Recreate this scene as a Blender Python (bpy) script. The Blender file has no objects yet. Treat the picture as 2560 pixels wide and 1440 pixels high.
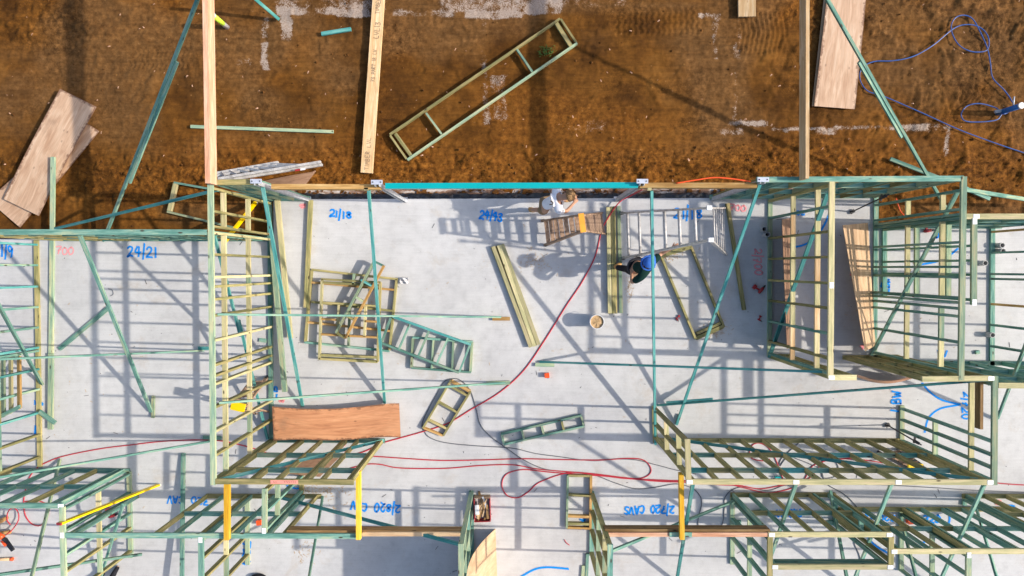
import bpy, bmesh, math, random
import numpy as np
from mathutils import Vector, Matrix, Euler
rng = random.Random(7)
C = bpy.context.scene.collection
S = bpy.context.scene
R = math.radians

# ------------------------------------------------------------------ camera
FPX, HC = 1620.0, 13.5            # focal length in photo pixels, height over the slab (m)
cam_d = bpy.data.cameras.new("camera"); cam = bpy.data.objects.new("camera", cam_d); C.objects.link(cam)
cam_d.lens = 36 * FPX / 2560; cam_d.sensor_width = 36; cam_d.clip_end = 2000; cam_d.clip_start = .1
cam.location = (0, 0, HC)
EUL = Euler((-math.atan(50 / FPX), math.atan(8 / FPX), 0))
cam.rotation_euler = EUL
S.camera = cam
RM = EUL.to_matrix()

def P(px, py, z=0.0):
    """world point at height z seen at photo pixel (px, py)"""
    d = RM @ Vector(((px - 1280) / FPX, -(py - 720) / FPX, -1))
    t = (z - HC) / d.z
    return Vector((d.x * t, d.y * t, z))

# ------------------------------------------------------------------ light
SUN_EL, SUN_AZ = 35.4, 91.5       # azimuth clockwise from +Y
w = bpy.data.worlds.new("World"); S.world = w; w.use_nodes = True
nt = w.node_tree; bg = nt.nodes['Background']
sky = nt.nodes.new('ShaderNodeTexSky'); sky.sky_type = 'NISHITA'; sky.sun_disc = False
sky.dust_density = 2.5; sky.air_density = .9; sky.sun_elevation = R(SUN_EL); sky.sun_rotation = R(SUN_AZ)
nt.links.new(sky.outputs[0], bg.inputs[0]); bg.inputs[1].default_value = 0.135
sd = bpy.data.lights.new("sun", 'SUN'); sun = bpy.data.objects.new("sun", sd); C.objects.link(sun)
sd.energy = 3.0; sd.angle = R(0.8); sd.color = (1, .91, .79)
sv = Vector((math.sin(R(SUN_AZ)) * math.cos(R(SUN_EL)), math.cos(R(SUN_AZ)) * math.cos(R(SUN_EL)), math.sin(R(SUN_EL))))
sun.rotation_euler = sv.to_track_quat('Z', 'Y').to_euler()
sun.location = (20, 0, 20)
S.view_settings.view_transform = 'Standard'; S.view_settings.look = 'None'
S.view_settings.exposure = 0.66; S.view_settings.gamma = 1
S.render.resolution_x = 1024; S.render.resolution_y = 576
S.render.engine = 'CYCLES'

# ------------------------------------------------------------------ materials
class NT:
    def __init__(s, name, rough=.7):
        s.m = bpy.data.materials.new(name); s.m.use_nodes = True
        s.t = s.m.node_tree; s.b = s.t.nodes['Principled BSDF']; s.b.inputs['Roughness'].default_value = rough
        s.b.inputs['Specular IOR Level'].default_value = .12 if rough > .6 else .4
    def n(s, typ, **kw):
        n = s.t.nodes.new(typ)
        for k, v in kw.items():
            if k[0] == '_': n.inputs[int(k[1:])].default_value = v
            else: setattr(n, k, v)
        return n
    def l(s, a, b): s.t.links.new(a, b)
    def ramp(s, fac, stops):
        r = s.n('ShaderNodeValToRGB'); cr = r.color_ramp
        while len(cr.elements) < len(stops): cr.elements.new(.5)
        for e, (p, c) in zip(cr.elements, stops):
            e.position = p; e.color = (c[0], c[1], c[2], 1) if not isinstance(c, (int, float)) else (c, c, c, 1)
        s.l(fac, r.inputs[0]); return r.outputs[0]
    def mix(s, fac, a, b, bt='MIX'):
        m = s.n('ShaderNodeMix', data_type='RGBA', blend_type=bt)
        for i, v in ((0, fac), (6, a), (7, b)):
            if isinstance(v, (int, float)): m.inputs[i].default_value = v
            elif isinstance(v, tuple): m.inputs[i].default_value = (v[0], v[1], v[2], 1)
            else: s.l(v, m.inputs[i])
        return m.outputs[2]
    def noise(s, vec, scale, detail=4, rough=.55, dist=0):
        n = s.n('ShaderNodeTexNoise'); n.inputs['Scale'].default_value = scale
        n.inputs['Detail'].default_value = detail; n.inputs['Roughness'].default_value = rough
        n.inputs['Distortion'].default_value = dist
        if vec is not None: s.l(vec, n.inputs['Vector'])
        return n.outputs[0]
    def mapping(s, vec, scale, loc=None):
        m = s.n('ShaderNodeMapping'); m.inputs['Scale'].default_value = scale
        s.l(vec, m.inputs['Vector'])
        if loc is not None: s.l(loc, m.inputs['Location'])
        return m.outputs[0]
    def bump(s, h, strength=.3, dist=.01):
        b = s.n('ShaderNodeBump'); b.inputs['Strength'].default_value = strength; b.inputs['Distance'].default_value = dist
        s.l(h, b.inputs['Height']); s.l(b.outputs[0], s.b.inputs['Normal'])
    def col(s, c): s.l(c, s.b.inputs['Base Color'])

def timber(name, ca, cb, cc, knot=(.06, .045, .03), rough=.72, stain=.0, spread=.5, knots=True):
    """sawn timber: UV u runs along the length in metres, v across"""
    t = NT(name, rough)
    uv = t.n('ShaderNodeUVMap').outputs[0]
    oi = t.n('ShaderNodeObjectInfo')
    mul = t.n('ShaderNodeMath', operation='MULTIPLY', _1=37.0); t.l(oi.outputs['Random'], mul.inputs[0])
    cmb = t.n('ShaderNodeCombineXYZ'); t.l(mul.outputs[0], cmb.inputs[0]); t.l(mul.outputs[0], cmb.inputs[1])
    v = t.mapping(uv, (1, 1, 1), cmb.outputs[0])
    patch = t.noise(t.mapping(v, (.8, 7, 1)), 1.6, 5, .7)
    pr = t.ramp(patch, [(.5 - .2 * spread, ca), (.52, cb), (.5 + .25 * spread, cc)])
    grain = t.noise(t.mapping(v, (2.2, 85, 1)), 1.0, 4, .6, .6)
    gr = t.ramp(grain, [(.3, .68), (.7, 1.15)])
    c = t.mix(1.0, pr, gr, 'MULTIPLY')
    hs = t.n('ShaderNodeHueSaturation'); t.l(c, hs.inputs['Color'])
    mr = t.n('ShaderNodeMapRange'); mr.inputs[3].default_value = .72; mr.inputs[4].default_value = 1.22
    t.l(oi.outputs['Random'], mr.inputs[0]); t.l(mr.outputs[0], hs.inputs['Value'])
    c = hs.outputs[0]
    if knots:
        vo = t.n('ShaderNodeTexVoronoi'); vo.inputs['Scale'].default_value = 1.0; vo.inputs['Randomness'].default_value = 1
        t.l(t.mapping(v, (2.6, 8, 1)), vo.inputs['Vector'])
        k = t.ramp(vo.outputs['Distance'], [(.07, 1.0), (.13, 0.0)])
        c = t.mix(k, c, knot)
    # dirt / weathered smears
    d = t.ramp(t.noise(t.mapping(v, (3, 14, 1)), 1.7, 5, .7), [(.56, 0.0), (.75, .55)])
    c = t.mix(d, c, tuple(x * .45 for x in cb))
    t.col(c); t.bump(grain, .25, .003)
    return t.m

M = {}
M['teal'] = timber('treated_pine_teal', (.095, .235, .195), (.19, .36, .29), (.36, .44, .29))
M['tealb'] = timber('treated_pine_blue_green', (.05, .24, .235), (.10, .335, .315), (.20, .42, .36))
M['green'] = timber('treated_pine_pale_green', (.21, .33, .24), (.34, .43, .28), (.48, .47, .28))
M['olive'] = timber('treated_pine_olive', (.22, .215, .09), (.34, .30, .13), (.48, .39, .18))
M['pale'] = timber('treated_pine_straw', (.44, .42, .22), (.60, .54, .29), (.66, .55, .33))
M['pine'] = timber('raw_pine', (.60, .40, .23), (.66, .47, .28), (.72, .54, .34), knots=False)
M['pink'] = timber('pink_laminated_pine', (.66, .33, .20), (.76, .44, .28), (.80, .52, .35), knots=False)
M['lvl'] = timber('laminated_veneer_timber', (.62, .40, .20), (.70, .49, .27), (.78, .59, .37), knot=(.3, .15, .06))
M['brown'] = timber('brown_stained_beam', (.22, .13, .055), (.33, .20, .09), (.42, .28, .13))
M['honey'] = timber('orange_beam', (.42, .24, .08), (.55, .33, .12), (.62, .42, .18), knots=False)
M['yellow'] = timber('yellow_laminated_beam', (.80, .42, .03), (.86, .50, .05), (.88, .56, .09), knots=False)

def ply_mat(name, ca, cb, cc):
    t = NT(name, .6)
    uv = t.n('ShaderNodeUVMap').outputs[0]
    oi = t.n('ShaderNodeObjectInfo')
    mul = t.n('ShaderNodeMath', operation='MULTIPLY', _1=23.0); t.l(oi.outputs['Random'], mul.inputs[0])
    cmb = t.n('ShaderNodeCombineXYZ'); t.l(mul.outputs[0], cmb.inputs[0])
    v = t.mapping(uv, (1, 1, 1), cmb.outputs[0])
    a = t.noise(t.mapping(v, (.9, 4.5, 1)), 1.4, 5, .6, 1.2)
    c = t.ramp(a, [(.3, ca), (.5, cb), (.72, cc)])
    g = t.noise(t.mapping(v, (3, 60, 1)), 1, 4, .6, .8)
    c = t.mix(1.0, c, t.ramp(g, [(.3, .82), (.7, 1.1)]), 'MULTIPLY')
    vo = t.n('ShaderNodeTexVoronoi'); vo.inputs['Scale'].default_value = 1
    t.l(t.mapping(v, (3, 4.4, 1)), vo.inputs['Vector'])
    k = t.ramp(vo.outputs['Distance'], [(.03, .75), (.12, 0.0)])
    c = t.mix(k, c, tuple(x * .35 for x in ca))
    s_ = t.ramp(t.noise(v, 1.3, 4, .6), [(.62, 0.0), (.72, .35)])
    c = t.mix(s_, c, (.22, .15, .10))
    t.col(c); t.bump(g, .15, .002)
    return t.m
M['ply'] = ply_mat('plywood_pale_pink', (.46, .28, .17), (.57, .38, .25), (.68, .50, .35))
M['plyred'] = ply_mat('plywood_red_orange', (.44, .19, .09), (.58, .27, .13), (.68, .35, .18))
M['plytan'] = ply_mat('plywood_tan', (.40, .25, .14), (.54, .36, .21), (.64, .46, .29))
M['plybrown'] = ply_mat('plywood_brown_and_shaded', (.20, .11, .065), (.28, .16, .095), (.34, .21, .13))  # brown of the offcuts, also painted shade on the leaning sheet

def scorch(m, lu=2.6, lv=.9):
    t = m.node_tree; b = t.nodes['Principled BSDF']; src = b.inputs['Base Color'].links[0].from_socket
    N = NT('tmp'); bpy.data.materials.remove(N.m); N.t = t; N.b = b
    uv = N.n('ShaderNodeUVMap').outputs[0]; sx = N.n('ShaderNodeSeparateXYZ'); N.l(uv, sx.inputs[0])
    iv = N.n('ShaderNodeMath', operation='SUBTRACT'); iv.inputs[0].default_value = lv; N.l(sx.outputs[1], iv.inputs[1])
    m1 = N.n('ShaderNodeMath', operation='MINIMUM'); N.l(sx.outputs[1], m1.inputs[0]); N.l(iv.outputs[0], m1.inputs[1])
    m2 = N.n('ShaderNodeMath', operation='MINIMUM'); N.l(m1.outputs[0], m2.inputs[0]); N.l(sx.outputs[0], m2.inputs[1])
    nz = N.noise(uv, 7, 5, .7); ma = N.n('ShaderNodeMath', operation='MULTIPLY_ADD', _1=.28, _2=-.14); N.l(nz, ma.inputs[0])
    ad = N.n('ShaderNodeMath', operation='ADD'); N.l(m2.outputs[0], ad.inputs[0]); N.l(ma.outputs[0], ad.inputs[1])
    f = N.ramp(ad.outputs[0], [(.015, .8), (.05, 0.0)])
    N.l(N.mix(f, src, (.16, .075, .04)), b.inputs['Base Color'])
scorch(M['plyred']); scorch(M['ply'])
def plain(name, c, rough=.5, metal=0.0, var=.15, scale=6, bump=0):
    t = NT(name, rough); t.b.inputs['Metallic'].default_value = metal
    tc = t.n('ShaderNodeTexCoord').outputs['Object']
    n = t.noise(tc, scale, 5, .65)
    t.col(t.ramp(n, [(.3, tuple(x * (1 - var) for x in c)), (.7, tuple(min(1, x * (1 + var)) for x in c))]))
    if bump: t.bump(n, bump, .004)
    return t.m
M['steel'] = plain('galvanised_steel', (.55, .57, .60), .45, .35, .2, 9)
M['zinc'] = plain('zinc_plate', (.50, .54, .63), .45, .1, .1, 9)
M['alu'] = plain('worn_aluminium', (.52, .50, .48), .4, .35, .35, 14)
M['aluw'] = plain('pale_aluminium', (.50, .48, .46), .5, .1, .35, 14)
M['cyan'] = plain('cyan_painted_beam', (.0, .36, .38), .35, 0, .06, 3)
M['film'] = plain('clear_film', (.55, .55, .56), .4)
M['white'] = plain('white_plastic', (.8, .8, .8), .5)
M['tag'] = plain('white_nail_plate', (.82, .83, .85), .4, 0, .05)
M['black'] = plain('black_rubber', (.03, .03, .035), .6, 0, .3)
M['red'] = plain('red_hose_rubber', (.50, .03, .05), .45, 0, .15, 2)
M['orange'] = plain('orange_red_plastic', (.9, .10, .02), .4)
M['redp'] = plain('red_plastic', (.38, .03, .035), .4)
M['grey'] = plain('grey_cable', (.12, .13, .15), .55)
M['blue'] = plain('blue_hose', (.02, .09, .32), .3, 0, .15, 3)
M['bluelt'] = plain('blue_pipe', (.02, .14, .42), .4)
M['ylevel'] = plain('yellow_paint', (.92, .60, .0), .35, 0, .06)
M['steps'] = plain('weathered_brown_steps', (.33, .22, .15), .7, 0, .5, 22)
M['stepo'] = plain('orange_top_step', (.85, .36, .04), .5)
M['skin'] = plain('skin', (.50, .27, .17), .55, 0, .08)
M['shirtw'] = plain('white_cotton', (.80, .80, .84), .85, 0, .06, 12)
M['shirtg'] = plain('dark_green_cotton', (.007, .032, .027), .85, 0, .3, 12)
M['trk'] = plain('black_trousers', (.02, .02, .025), .85, 0, .3, 12)
M['khaki'] = plain('khaki_cloth', (.28, .19, .11), .85, 0, .25, 12)
M['boot'] = plain('tan_suede_boot', (.50, .28, .11), .8, 0, .2, 12)
M['cap'] = plain('blue_cap', (.05, .16, .55), .8, 0, .2, 12)
M['hair'] = plain('sandy_hair', (.27, .16, .075), .7, 0, .75, 45, .6)
M['hairb'] = plain('dark_hair', (.05, .035, .025), .7, 0, .5, 60, .6)
M['card'] = plain('brown_cardboard', (.42, .28, .17), .8)
M['pvc'] = plain('grey_pvc', (.42, .42, .42), .5)
M['dust'] = plain('sawdust', (.50, .34, .18), .95, 0, .3, 20)
M['ink'] = plain('black_print', (.07, .06, .05), .8)
M['plastic'] = plain('black_plastic_film', (.02, .022, .028), .3, 0, .6, 5, .8)
M['lime'] = None
t = NT('lime_and_white_pipe', .4)
tc = t.n('ShaderNodeTexCoord').outputs['Object']; sx = t.n('ShaderNodeSeparateXYZ'); t.l(tc, sx.inputs[0])
t.col(t.ramp(sx.outputs[2], [(0.0, (.62, .62, .66)), (.06, (.50, .72, .06))])); M['lime'] = t.m

def spray(name, c):
    t = NT(name, .8)
    uv = t.n('ShaderNodeUVMap').outputs[0]; sx = t.n('ShaderNodeSeparateXYZ'); t.l(uv, sx.inputs[0])
    ab = t.n('ShaderNodeMath', operation='ABSOLUTE'); t.l(sx.outputs[1], ab.inputs[0])
    geo = t.n('ShaderNodeNewGeometry').outputs['Position']
    n = t.noise(geo, 55, 4, .7)
    ad = t.n('ShaderNodeMath', operation='ADD'); t.l(ab.outputs[0], ad.inputs[0])
    mn = t.n('ShaderNodeMath', operation='MULTIPLY_ADD', _1=.5, _2=-.25); t.l(n, mn.inputs[0]); t.l(mn.outputs[0], ad.inputs[1])
    a = t.ramp(ad.outputs[0], [(.45, .93), (.95, 0.0)])
    t.l(a, t.b.inputs['Alpha']); t.b.inputs['Base Color'].default_value = (*c, 1)
    return t.m
M['spb'] = spray('blue_spray_paint', (.0, .26, .80))
M['spp'] = spray('pink_spray_paint', (.90, .34, .36))

# concrete
t = NT('concrete_surface', .75)
pos = t.n('ShaderNodeNewGeometry').outputs['Position']
a = t.noise(pos, .55, 5, .6); b_ = t.noise(pos, 4.5, 6, .65); f_ = t.noise(pos, 60, 3, .6)
c = t.ramp(a, [(.32, (.47, .468, .47)), (.52, (.545, .545, .54)), (.70, (.60, .598, .592))])
c = t.mix(1.0, c, t.ramp(b_, [(.25, .86), (.5, 1.0), (.75, 1.05)]), 'MULTIPLY')
c = t.mix(1.0, c, t.ramp(f_, [(.25, .90), (.7, 1.05)]), 'MULTIPLY')
st = t.ramp(t.noise(t.mapping(pos, (1.3, 1.3, 1)), 1.1, 7, .75, .4), [(.56, 0.0), (.72, .42)])
c = t.mix(st, c, (.42, .34, .25))
st2 = t.ramp(t.noise(t.mapping(pos, (1, 1, 1)), 7, 5, .75), [(.70, 0.0), (.80, .7)])
st3 = t.ramp(t.noise(pos, .7, 2, .5), [(.5, 0.0), (.62, 1.0)])
c = t.mix(t.mix(1.0, st2, st3, 'MULTIPLY'), c, (.30, .19, .11))
vo = t.n('ShaderNodeTexVoronoi'); vo.inputs['Scale'].default_value = 2.1; t.l(pos, vo.inputs['Vector'])
c = t.mix(t.ramp(vo.outputs['Distance'], [(.018, .85), (.03, 0.0)]), c, (.06, .055, .06))
vo = t.n('ShaderNodeTexVoronoi'); vo.inputs['Scale'].default_value = 7.3; t.l(pos, vo.inputs['Vector'])
c = t.mix(t.ramp(vo.outputs['Distance'], [(.03, .5), (.06, 0.0)]), c, (.12, .09, .07))
sc = t.noise(t.mapping(pos, (1.2, 26, 1)), 1, 5, .6, .3)
c = t.mix(1.0, c, t.ramp(sc, [(.3, .95), (.7, 1.03)]), 'MULTIPLY')
t.col(c); t.bump(f_, .12, .003); M['slab'] = t.m

# dirt (masks are properties of the soil itself: dried mortar wash, orange clay, grey silt)
t = NT('clay_soil', .92)
pos = t.n('ShaderNodeNewGeometry').outputs['Position']
at = t.n('ShaderNodeVertexColor', layer_name='soil'); sep = t.n('ShaderNodeSeparateColor'); t.l(at.outputs[0], sep.inputs[0])
n1 = t.noise(pos, 1.1, 8, .7); n2 = t.noise(pos, 9, 7, .75); n3 = t.noise(pos, 45, 4, .7)
c = t.ramp(n1, [(.3, (.045, .018, .004)), (.45, (.092, .037, .0065)), (.56, (.145, .059, .010)), (.7, (.21, .092, .019))])
c = t.mix(sep.outputs[1], c, t.ramp(n2, [(.3, (.078, .027, .0045)), (.5, (.175, .065, .0095)), (.7, (.28, .115, .019))]))
c = t.mix(sep.outputs[2], c, t.ramp(n2, [(.3, (.085, .038, .011)), (.7, (.20, .102, .036))]))
rg = at.outputs['Alpha']
drag = t.noise(t.mapping(pos, (.8, 7, 1)), 1.3, 6, .65, .5)
c = t.mix(1.0, c, t.ramp(drag, [(.3, .72), (.7, 1.22)]), 'MULTIPLY')
c = t.mix(1.0, c, t.mix(rg, t.ramp(n2, [(.3, .88), (.7, 1.10)]), t.ramp(n2, [(.3, .45), (.5, .95), (.7, 1.45)])), 'MULTIPLY')
c = t.mix(1.0, c, t.mix(rg, t.ramp(n3, [(.3, .88), (.7, 1.10)]), t.ramp(n3, [(.3, .6), (.7, 1.3)])), 'MULTIPLY')
vo = t.n('ShaderNodeTexVoronoi'); vo.inputs['Scale'].default_value = 3.3; t.l(pos, vo.inputs['Vector'])
c = t.mix(t.ramp(vo.outputs['Distance'], [(.03, .8), (.07, 0.0)]), c, (.26, .13, .04))
n23 = t.mix(.5, n2, n3)
wf = t.n('ShaderNodeMath', operation='MULTIPLY_ADD', _1=4.2, _2=-2.15); t.l(n23, wf.inputs[0])
wa = t.n('ShaderNodeMath', operation='ADD'); t.l(wf.outputs[0], wa.inputs[0]); t.l(sep.outputs[0], wa.inputs[1])
wm = t.ramp(wa.outputs[0], [(.50, 0.0), (1.0, .85)])
c = t.mix(wm, c, t.ramp(n3, [(.3, (.24, .17, .12)), (.7, (.50, .43, .38))]))
t.col(c); b_ = t.n('ShaderNodeBump'); b_.inputs['Distance'].default_value = .04; t.l(t.mix(.4, n2, n3), b_.inputs['Height'])
bs = t.n('ShaderNodeMapRange'); bs.inputs[3].default_value = .18; bs.inputs[4].default_value = .9; t.l(rg, bs.inputs[0]); t.l(bs.outputs[0], b_.inputs['Strength']); t.l(b_.outputs[0], t.b.inputs['Normal'])
M['dirt'] = t.m
t = NT('footing_dirty_concrete', .9)
pos = t.n('ShaderNodeNewGeometry').outputs['Position']
n1 = t.noise(t.mapping(pos, (2, 9, 1)), 1.2, 6, .75)
t.col(t.ramp(n1, [(.36, (.10, .05, .03)), (.5, (.26, .16, .11)), (.60, (.55, .50, .45))])); t.bump(n1, .5, .02)
M['foot'] = t.m

# ------------------------------------------------------------------ mesh builder
class MB:
    def __init__(s): s.v = []; s.f = []; s.uv = []; s.sm = False
    def quad(s, pts, uvs):
        i = len(s.v); s.v += [Vector(p) for p in pts]; s.f.append(tuple(range(i, i + len(pts)))); s.uv.append(uvs)
    def bar(s, a, b, w, h, up=(0, 0, 1)):
        """box from a to b (axis), w wide (horizontal across), h deep (along up)"""
        a = Vector(a); b = Vector(b); d = b - a; L = d.length
        if L < 1e-6: return s
        d.normalize(); up = Vector(up)
        side = d.cross(up)
        if side.length < 1e-4: side = d.cross(Vector((0, 1, 0)))
        side.normalize(); u2 = side.cross(d).normalized()
        x = side * (w / 2); y = u2 * (h / 2); o = rng.random() * 9
        c = [a - x - y, a + x - y, a + x + y, a - x + y, b - x - y, b + x - y, b + x + y, b - x + y]
        for k, (f, vv) in enumerate((((3, 2, 6, 7), w), ((1, 0, 4, 5), w), ((2, 1, 5, 6), h), ((0, 3, 7, 4), h))):
            p = [c[i] for i in f]; vo = o + k * .37
            s.quad(p, [(o, vo), (o, vo + vv), (o + L, vo + vv), (o + L, vo)])
        s.quad([c[i] for i in (0, 1, 2, 3)], [(o, o), (o, o + w), (o + h, o + w), (o + h, o)])
        s.quad([c[i] for i in (7, 6, 5, 4)], [(o, o), (o, o + w), (o + h, o + w), (o + h, o)])
        return s
    def box(s, c, sx, sy, sz, rz=0):
        c = Vector(c); d = Vector((math.cos(rz), math.sin(rz), 0)) * sx / 2
        return s.bar(c - d, c + d, sy, sz)
    def tube(s, pts, r, n=8, cap=True, radii=None):
        pts = [Vector(p) for p in pts]; rings = []; L = 0
        prev = None
        for i, p in enumerate(pts):
            d = (pts[min(i + 1, len(pts) - 1)] - pts[max(i - 1, 0)]).normalized()
            if prev is None:
                a = d.cross(Vector((0, 0, 1)))
                if a.length < .05: a = d.cross(Vector((0, 1, 0)))
                a.normalize()
            else:
                a = (prev - d * prev.dot(d)).normalized()
            prev = a; b = d.cross(a)
            rr = radii[i] if radii else r
            if i: L += (p - pts[i - 1]).length
            rings.append(([p + (a * math.cos(2 * math.pi * k / n) + b * math.sin(2 * math.pi * k / n)) * rr for k in range(n)], L))
        for (r0, l0), (r1, l1) in zip(rings, rings[1:]):
            for k in range(n):
                k2 = (k + 1) % n
                s.quad([r0[k], r0[k2], r1[k2], r1[k]], [(l0, k / n), (l0, (k + 1) / n), (l1, (k + 1) / n), (l1, k / n)])
        if cap:
            s.quad(list(reversed(rings[0][0])), [(0, 0)] * n); s.quad(rings[-1][0], [(0, 0)] * n)
        s.sm = True
        return s
    def sheet(s, f, nu, nv, thick, lu=1, lv=1):
        """closed curved sheet; f(u,v)->point, offset down along normal by thick"""
        g = [[Vector(f(i / nu, j / nv)) for j in range(nv + 1)] for i in range(nu + 1)]
        def nrm(i, j):
            a = g[min(i + 1, nu)][j] - g[max(i - 1, 0)][j]; b = g[i][min(j + 1, nv)] - g[i][max(j - 1, 0)]
            return a.cross(b).normalized()
        g2 = [[g[i][j] - nrm(i, j) * thick for j in range(nv + 1)] for i in range(nu + 1)]
        for i in range(nu):
            for j in range(nv):
                uv = [(i / nu * lu, j / nv * lv), ((i + 1) / nu * lu, j / nv * lv), ((i + 1) / nu * lu, (j + 1) / nv * lv), (i / nu * lu, (j + 1) / nv * lv)]
                s.quad([g[i][j], g[i + 1][j], g[i + 1][j + 1], g[i][j + 1]], uv)
                s.quad([g2[i][j + 1], g2[i + 1][j + 1], g2[i + 1][j], g2[i][j]], uv)
        def edge(idx):
            for (i, j), (k, l) in zip(idx, idx[1:]):
                s.quad([g[k][l], g[i][j], g2[i][j], g2[k][l]], [(0, 0), (.1, 0), (.1, .02), (0, .02)])
        edge([(i, 0) for i in range(nu + 1)]); edge([(nu, j) for j in range(nv + 1)])
        edge([(i, nv) for i in range(nu, -1, -1)]); edge([(0, j) for j in range(nv, -1, -1)])
        return s
    def build(s, name, mat, parent=None, smooth=None, origin=None):
        me = bpy.data.meshes.new(name)
        if origin is not None: c = Vector(origin)
        else:
            lo = Vector([min(v[k] for v in s.v) for k in range(3)]); hi = Vector([max(v[k] for v in s.v) for k in range(3)])
            c = (lo + hi) / 2
            if parent is None: c.z = lo.z
        me.from_pydata([tuple(v - c) for v in s.v], [], s.f)
        ul = me.uv_layers.new(name='UVMap'); k = 0; flat = []
        for uvs in s.uv:
            for q in uvs: flat += [q[0], q[1]]
        ul.data.foreach_set('uv', flat)
        if smooth if smooth is not None else s.sm:
            bm = bmesh.new(); bm.from_mesh(me); bmesh.ops.remove_doubles(bm, verts=bm.verts, dist=1e-5)
            for f in bm.faces: f.smooth = len(f.verts) <= 4
            bm.to_mesh(me); bm.free()
        me.materials.append(M[mat] if isinstance(mat, str) else mat)
        o = bpy.data.objects.new(name, me); C.objects.link(o)
        if parent is not None:
            o.parent = parent; o.location = c - WL[parent.name]
        else: o.location = c
        WL[o.name] = c
        return o
WL = {}
def tag(o, label, cat, group=None, kind=None):
    if label: o['label'] = label
    if cat: o['category'] = cat
    if group: o['group'] = group
    if kind or cat: o['kind'] = kind or 'thing'
    return o
def thing(name, loc, label, cat, group=None):
    o = bpy.data.objects.new(name, None); C.objects.link(o); o.location = loc; o.empty_display_size = .1
    WL[o.name] = Vector(loc)
    return tag(o, label, cat, group)
def catmull(pts, n=8):
    pts = [Vector(p) for p in pts]; q = [pts[0] * 2 - pts[1]] + pts + [pts[-1] * 2 - pts[-2]]; out = []
    for i in range(1, len(q) - 2):
        for k in range(n):
            t_ = k / n; a, b, c, d = q[i - 1:i + 3]
            out.append(.5 * ((2 * b) + (c - a) * t_ + (2 * a - 5 * b + 4 * c - d) * t_ ** 2 + (3 * b - a - 3 * c + d) * t_ ** 3))
    out.append(pts[-1]); return out

# ------------------------------------------------------------------ ground
GZ = -.20
class VN:
    def __init__(s, seed): s.g = np.random.RandomState(seed).rand(256, 256)
    def __call__(s, x, y):
        xi = np.floor(x).astype(int); yi = np.floor(y).astype(int); fx = x - xi; fy = y - yi
        fx = fx * fx * (3 - 2 * fx); fy = fy * fy * (3 - 2 * fy)
        g = s.g; a = g[xi % 256, yi % 256]; b = g[(xi + 1) % 256, yi % 256]; c = g[xi % 256, (yi + 1) % 256]; d = g[(xi + 1) % 256, (yi + 1) % 256]
        return (a * (1 - fx) + b * fx) * (1 - fy) + (c * (1 - fx) + d * fx) * fy
    def fbm(s, x, y, o=4, gain=.5):
        r = 0; a = 1; tot = 0
        for i in range(o): r = r + a * s(x + 17.3 * i, y + 5.1 * i); tot += a; a *= gain; x = x * 2.03; y = y * 2.03
        return r / tot
vn = VN(3)
step = .033
xs = np.concatenate([-np.geomspace(11.8, 300, 16)[::-1], np.arange(-11.5, 11.5, step), np.geomspace(11.8, 300, 16)])
ys = np.concatenate([-np.geomspace(.6, 300, 14)[::-1], np.arange(-.3, 6.1, step), np.geomspace(6.4, 300, 16)])
X, Y = np.meshgrid(xs, ys, indexing='ij')
def pxg(px, py): p = P(px, py, GZ); return p.x, p.y
# photo-pixel like coordinates of each ground point
kx = 1620 / (HC - GZ); U = 1288 + X * kx; V = 669.5 - Y * kx
near = np.clip((V - 350) / 60, 0, 1) * np.clip((520 - V) / 30, 0, 1)
rough_l = np.clip((330 - U) / 150, 0, 1) * np.clip((150 - V) / 60, 0, 1)
rough_r = np.clip((U - 1850) / 150, 0, 1)
rgh = .35 + .65 * np.maximum(np.maximum(near, rough_l), rough_r * .6)
Z = GZ - .02 + (vn.fbm(X * .6, Y * .6, 3) - .5) * .06
wx = (vn.fbm(X * 1.3, Y * 1.3 + 60, 3) - .5) * 1.6; wy = (vn.fbm(X * 1.3 + 90, Y * 1.3, 3) - .5) * 1.6
cl = vn.fbm(X * 3.2 + wx, Y * 3.2 + wy, 5, .62); cl2 = np.clip((cl - .56) * 7, 0, 1)
rdg = 1 - abs(2 * vn.fbm(X * 4.3 + 2 * wx, Y * 4.3 + 2 * wy, 3, .5) - 1)
Z += (cl - .5) * .11 * rgh + cl2 * .035 * rgh - np.clip(rdg - .86, 0, 1) * .22 * rgh
Z += (vn.fbm(X * 16 + 9, Y * 16, 2) - .5) * .022 * (rgh ** .7)
def track(u0, u1, vc, half, per, amp, slant=.6):
    m = (U > u0) & (U < u1) & (abs(V - vc) < half)
    return np.where(m, amp * (np.sin(2 * np.pi * (U + slant * abs(V - vc)) / per) > .2), 0) * (.5 + cl)
Z += track(330, 480, 135, 13, 11, -.02); Z += track(330, 480, 165, 11, 11, -.02)
for vc in (40, 62, 85): Z += track(1530, 1760, vc, 11, 14, -.018)
Z += track(1840, 1960, 90, 50, 12, -.02, .2); Z += track(2420, 2560, 70, 26, 12, -.018); Z += track(2380, 2470, 245, 20, 11, -.02)
under = (Y < pxg(1400, 500)[1] - .0) & (X > -5.0) & (X < 7.4) | (Y < .55)
Z = np.where(under, np.minimum(Z, -.31), Z)
far = (abs(X) > 11.6) | (Y > 6.2)
white = np.zeros_like(X)
U2 = U + (vn.fbm(X * 2.3, Y * 2.3 + 40, 4, .6) - .5) * 18; V2 = V + (vn.fbm(X * 2.3 + 70, Y * 2.3, 4, .6) - .5) * 13
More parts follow.
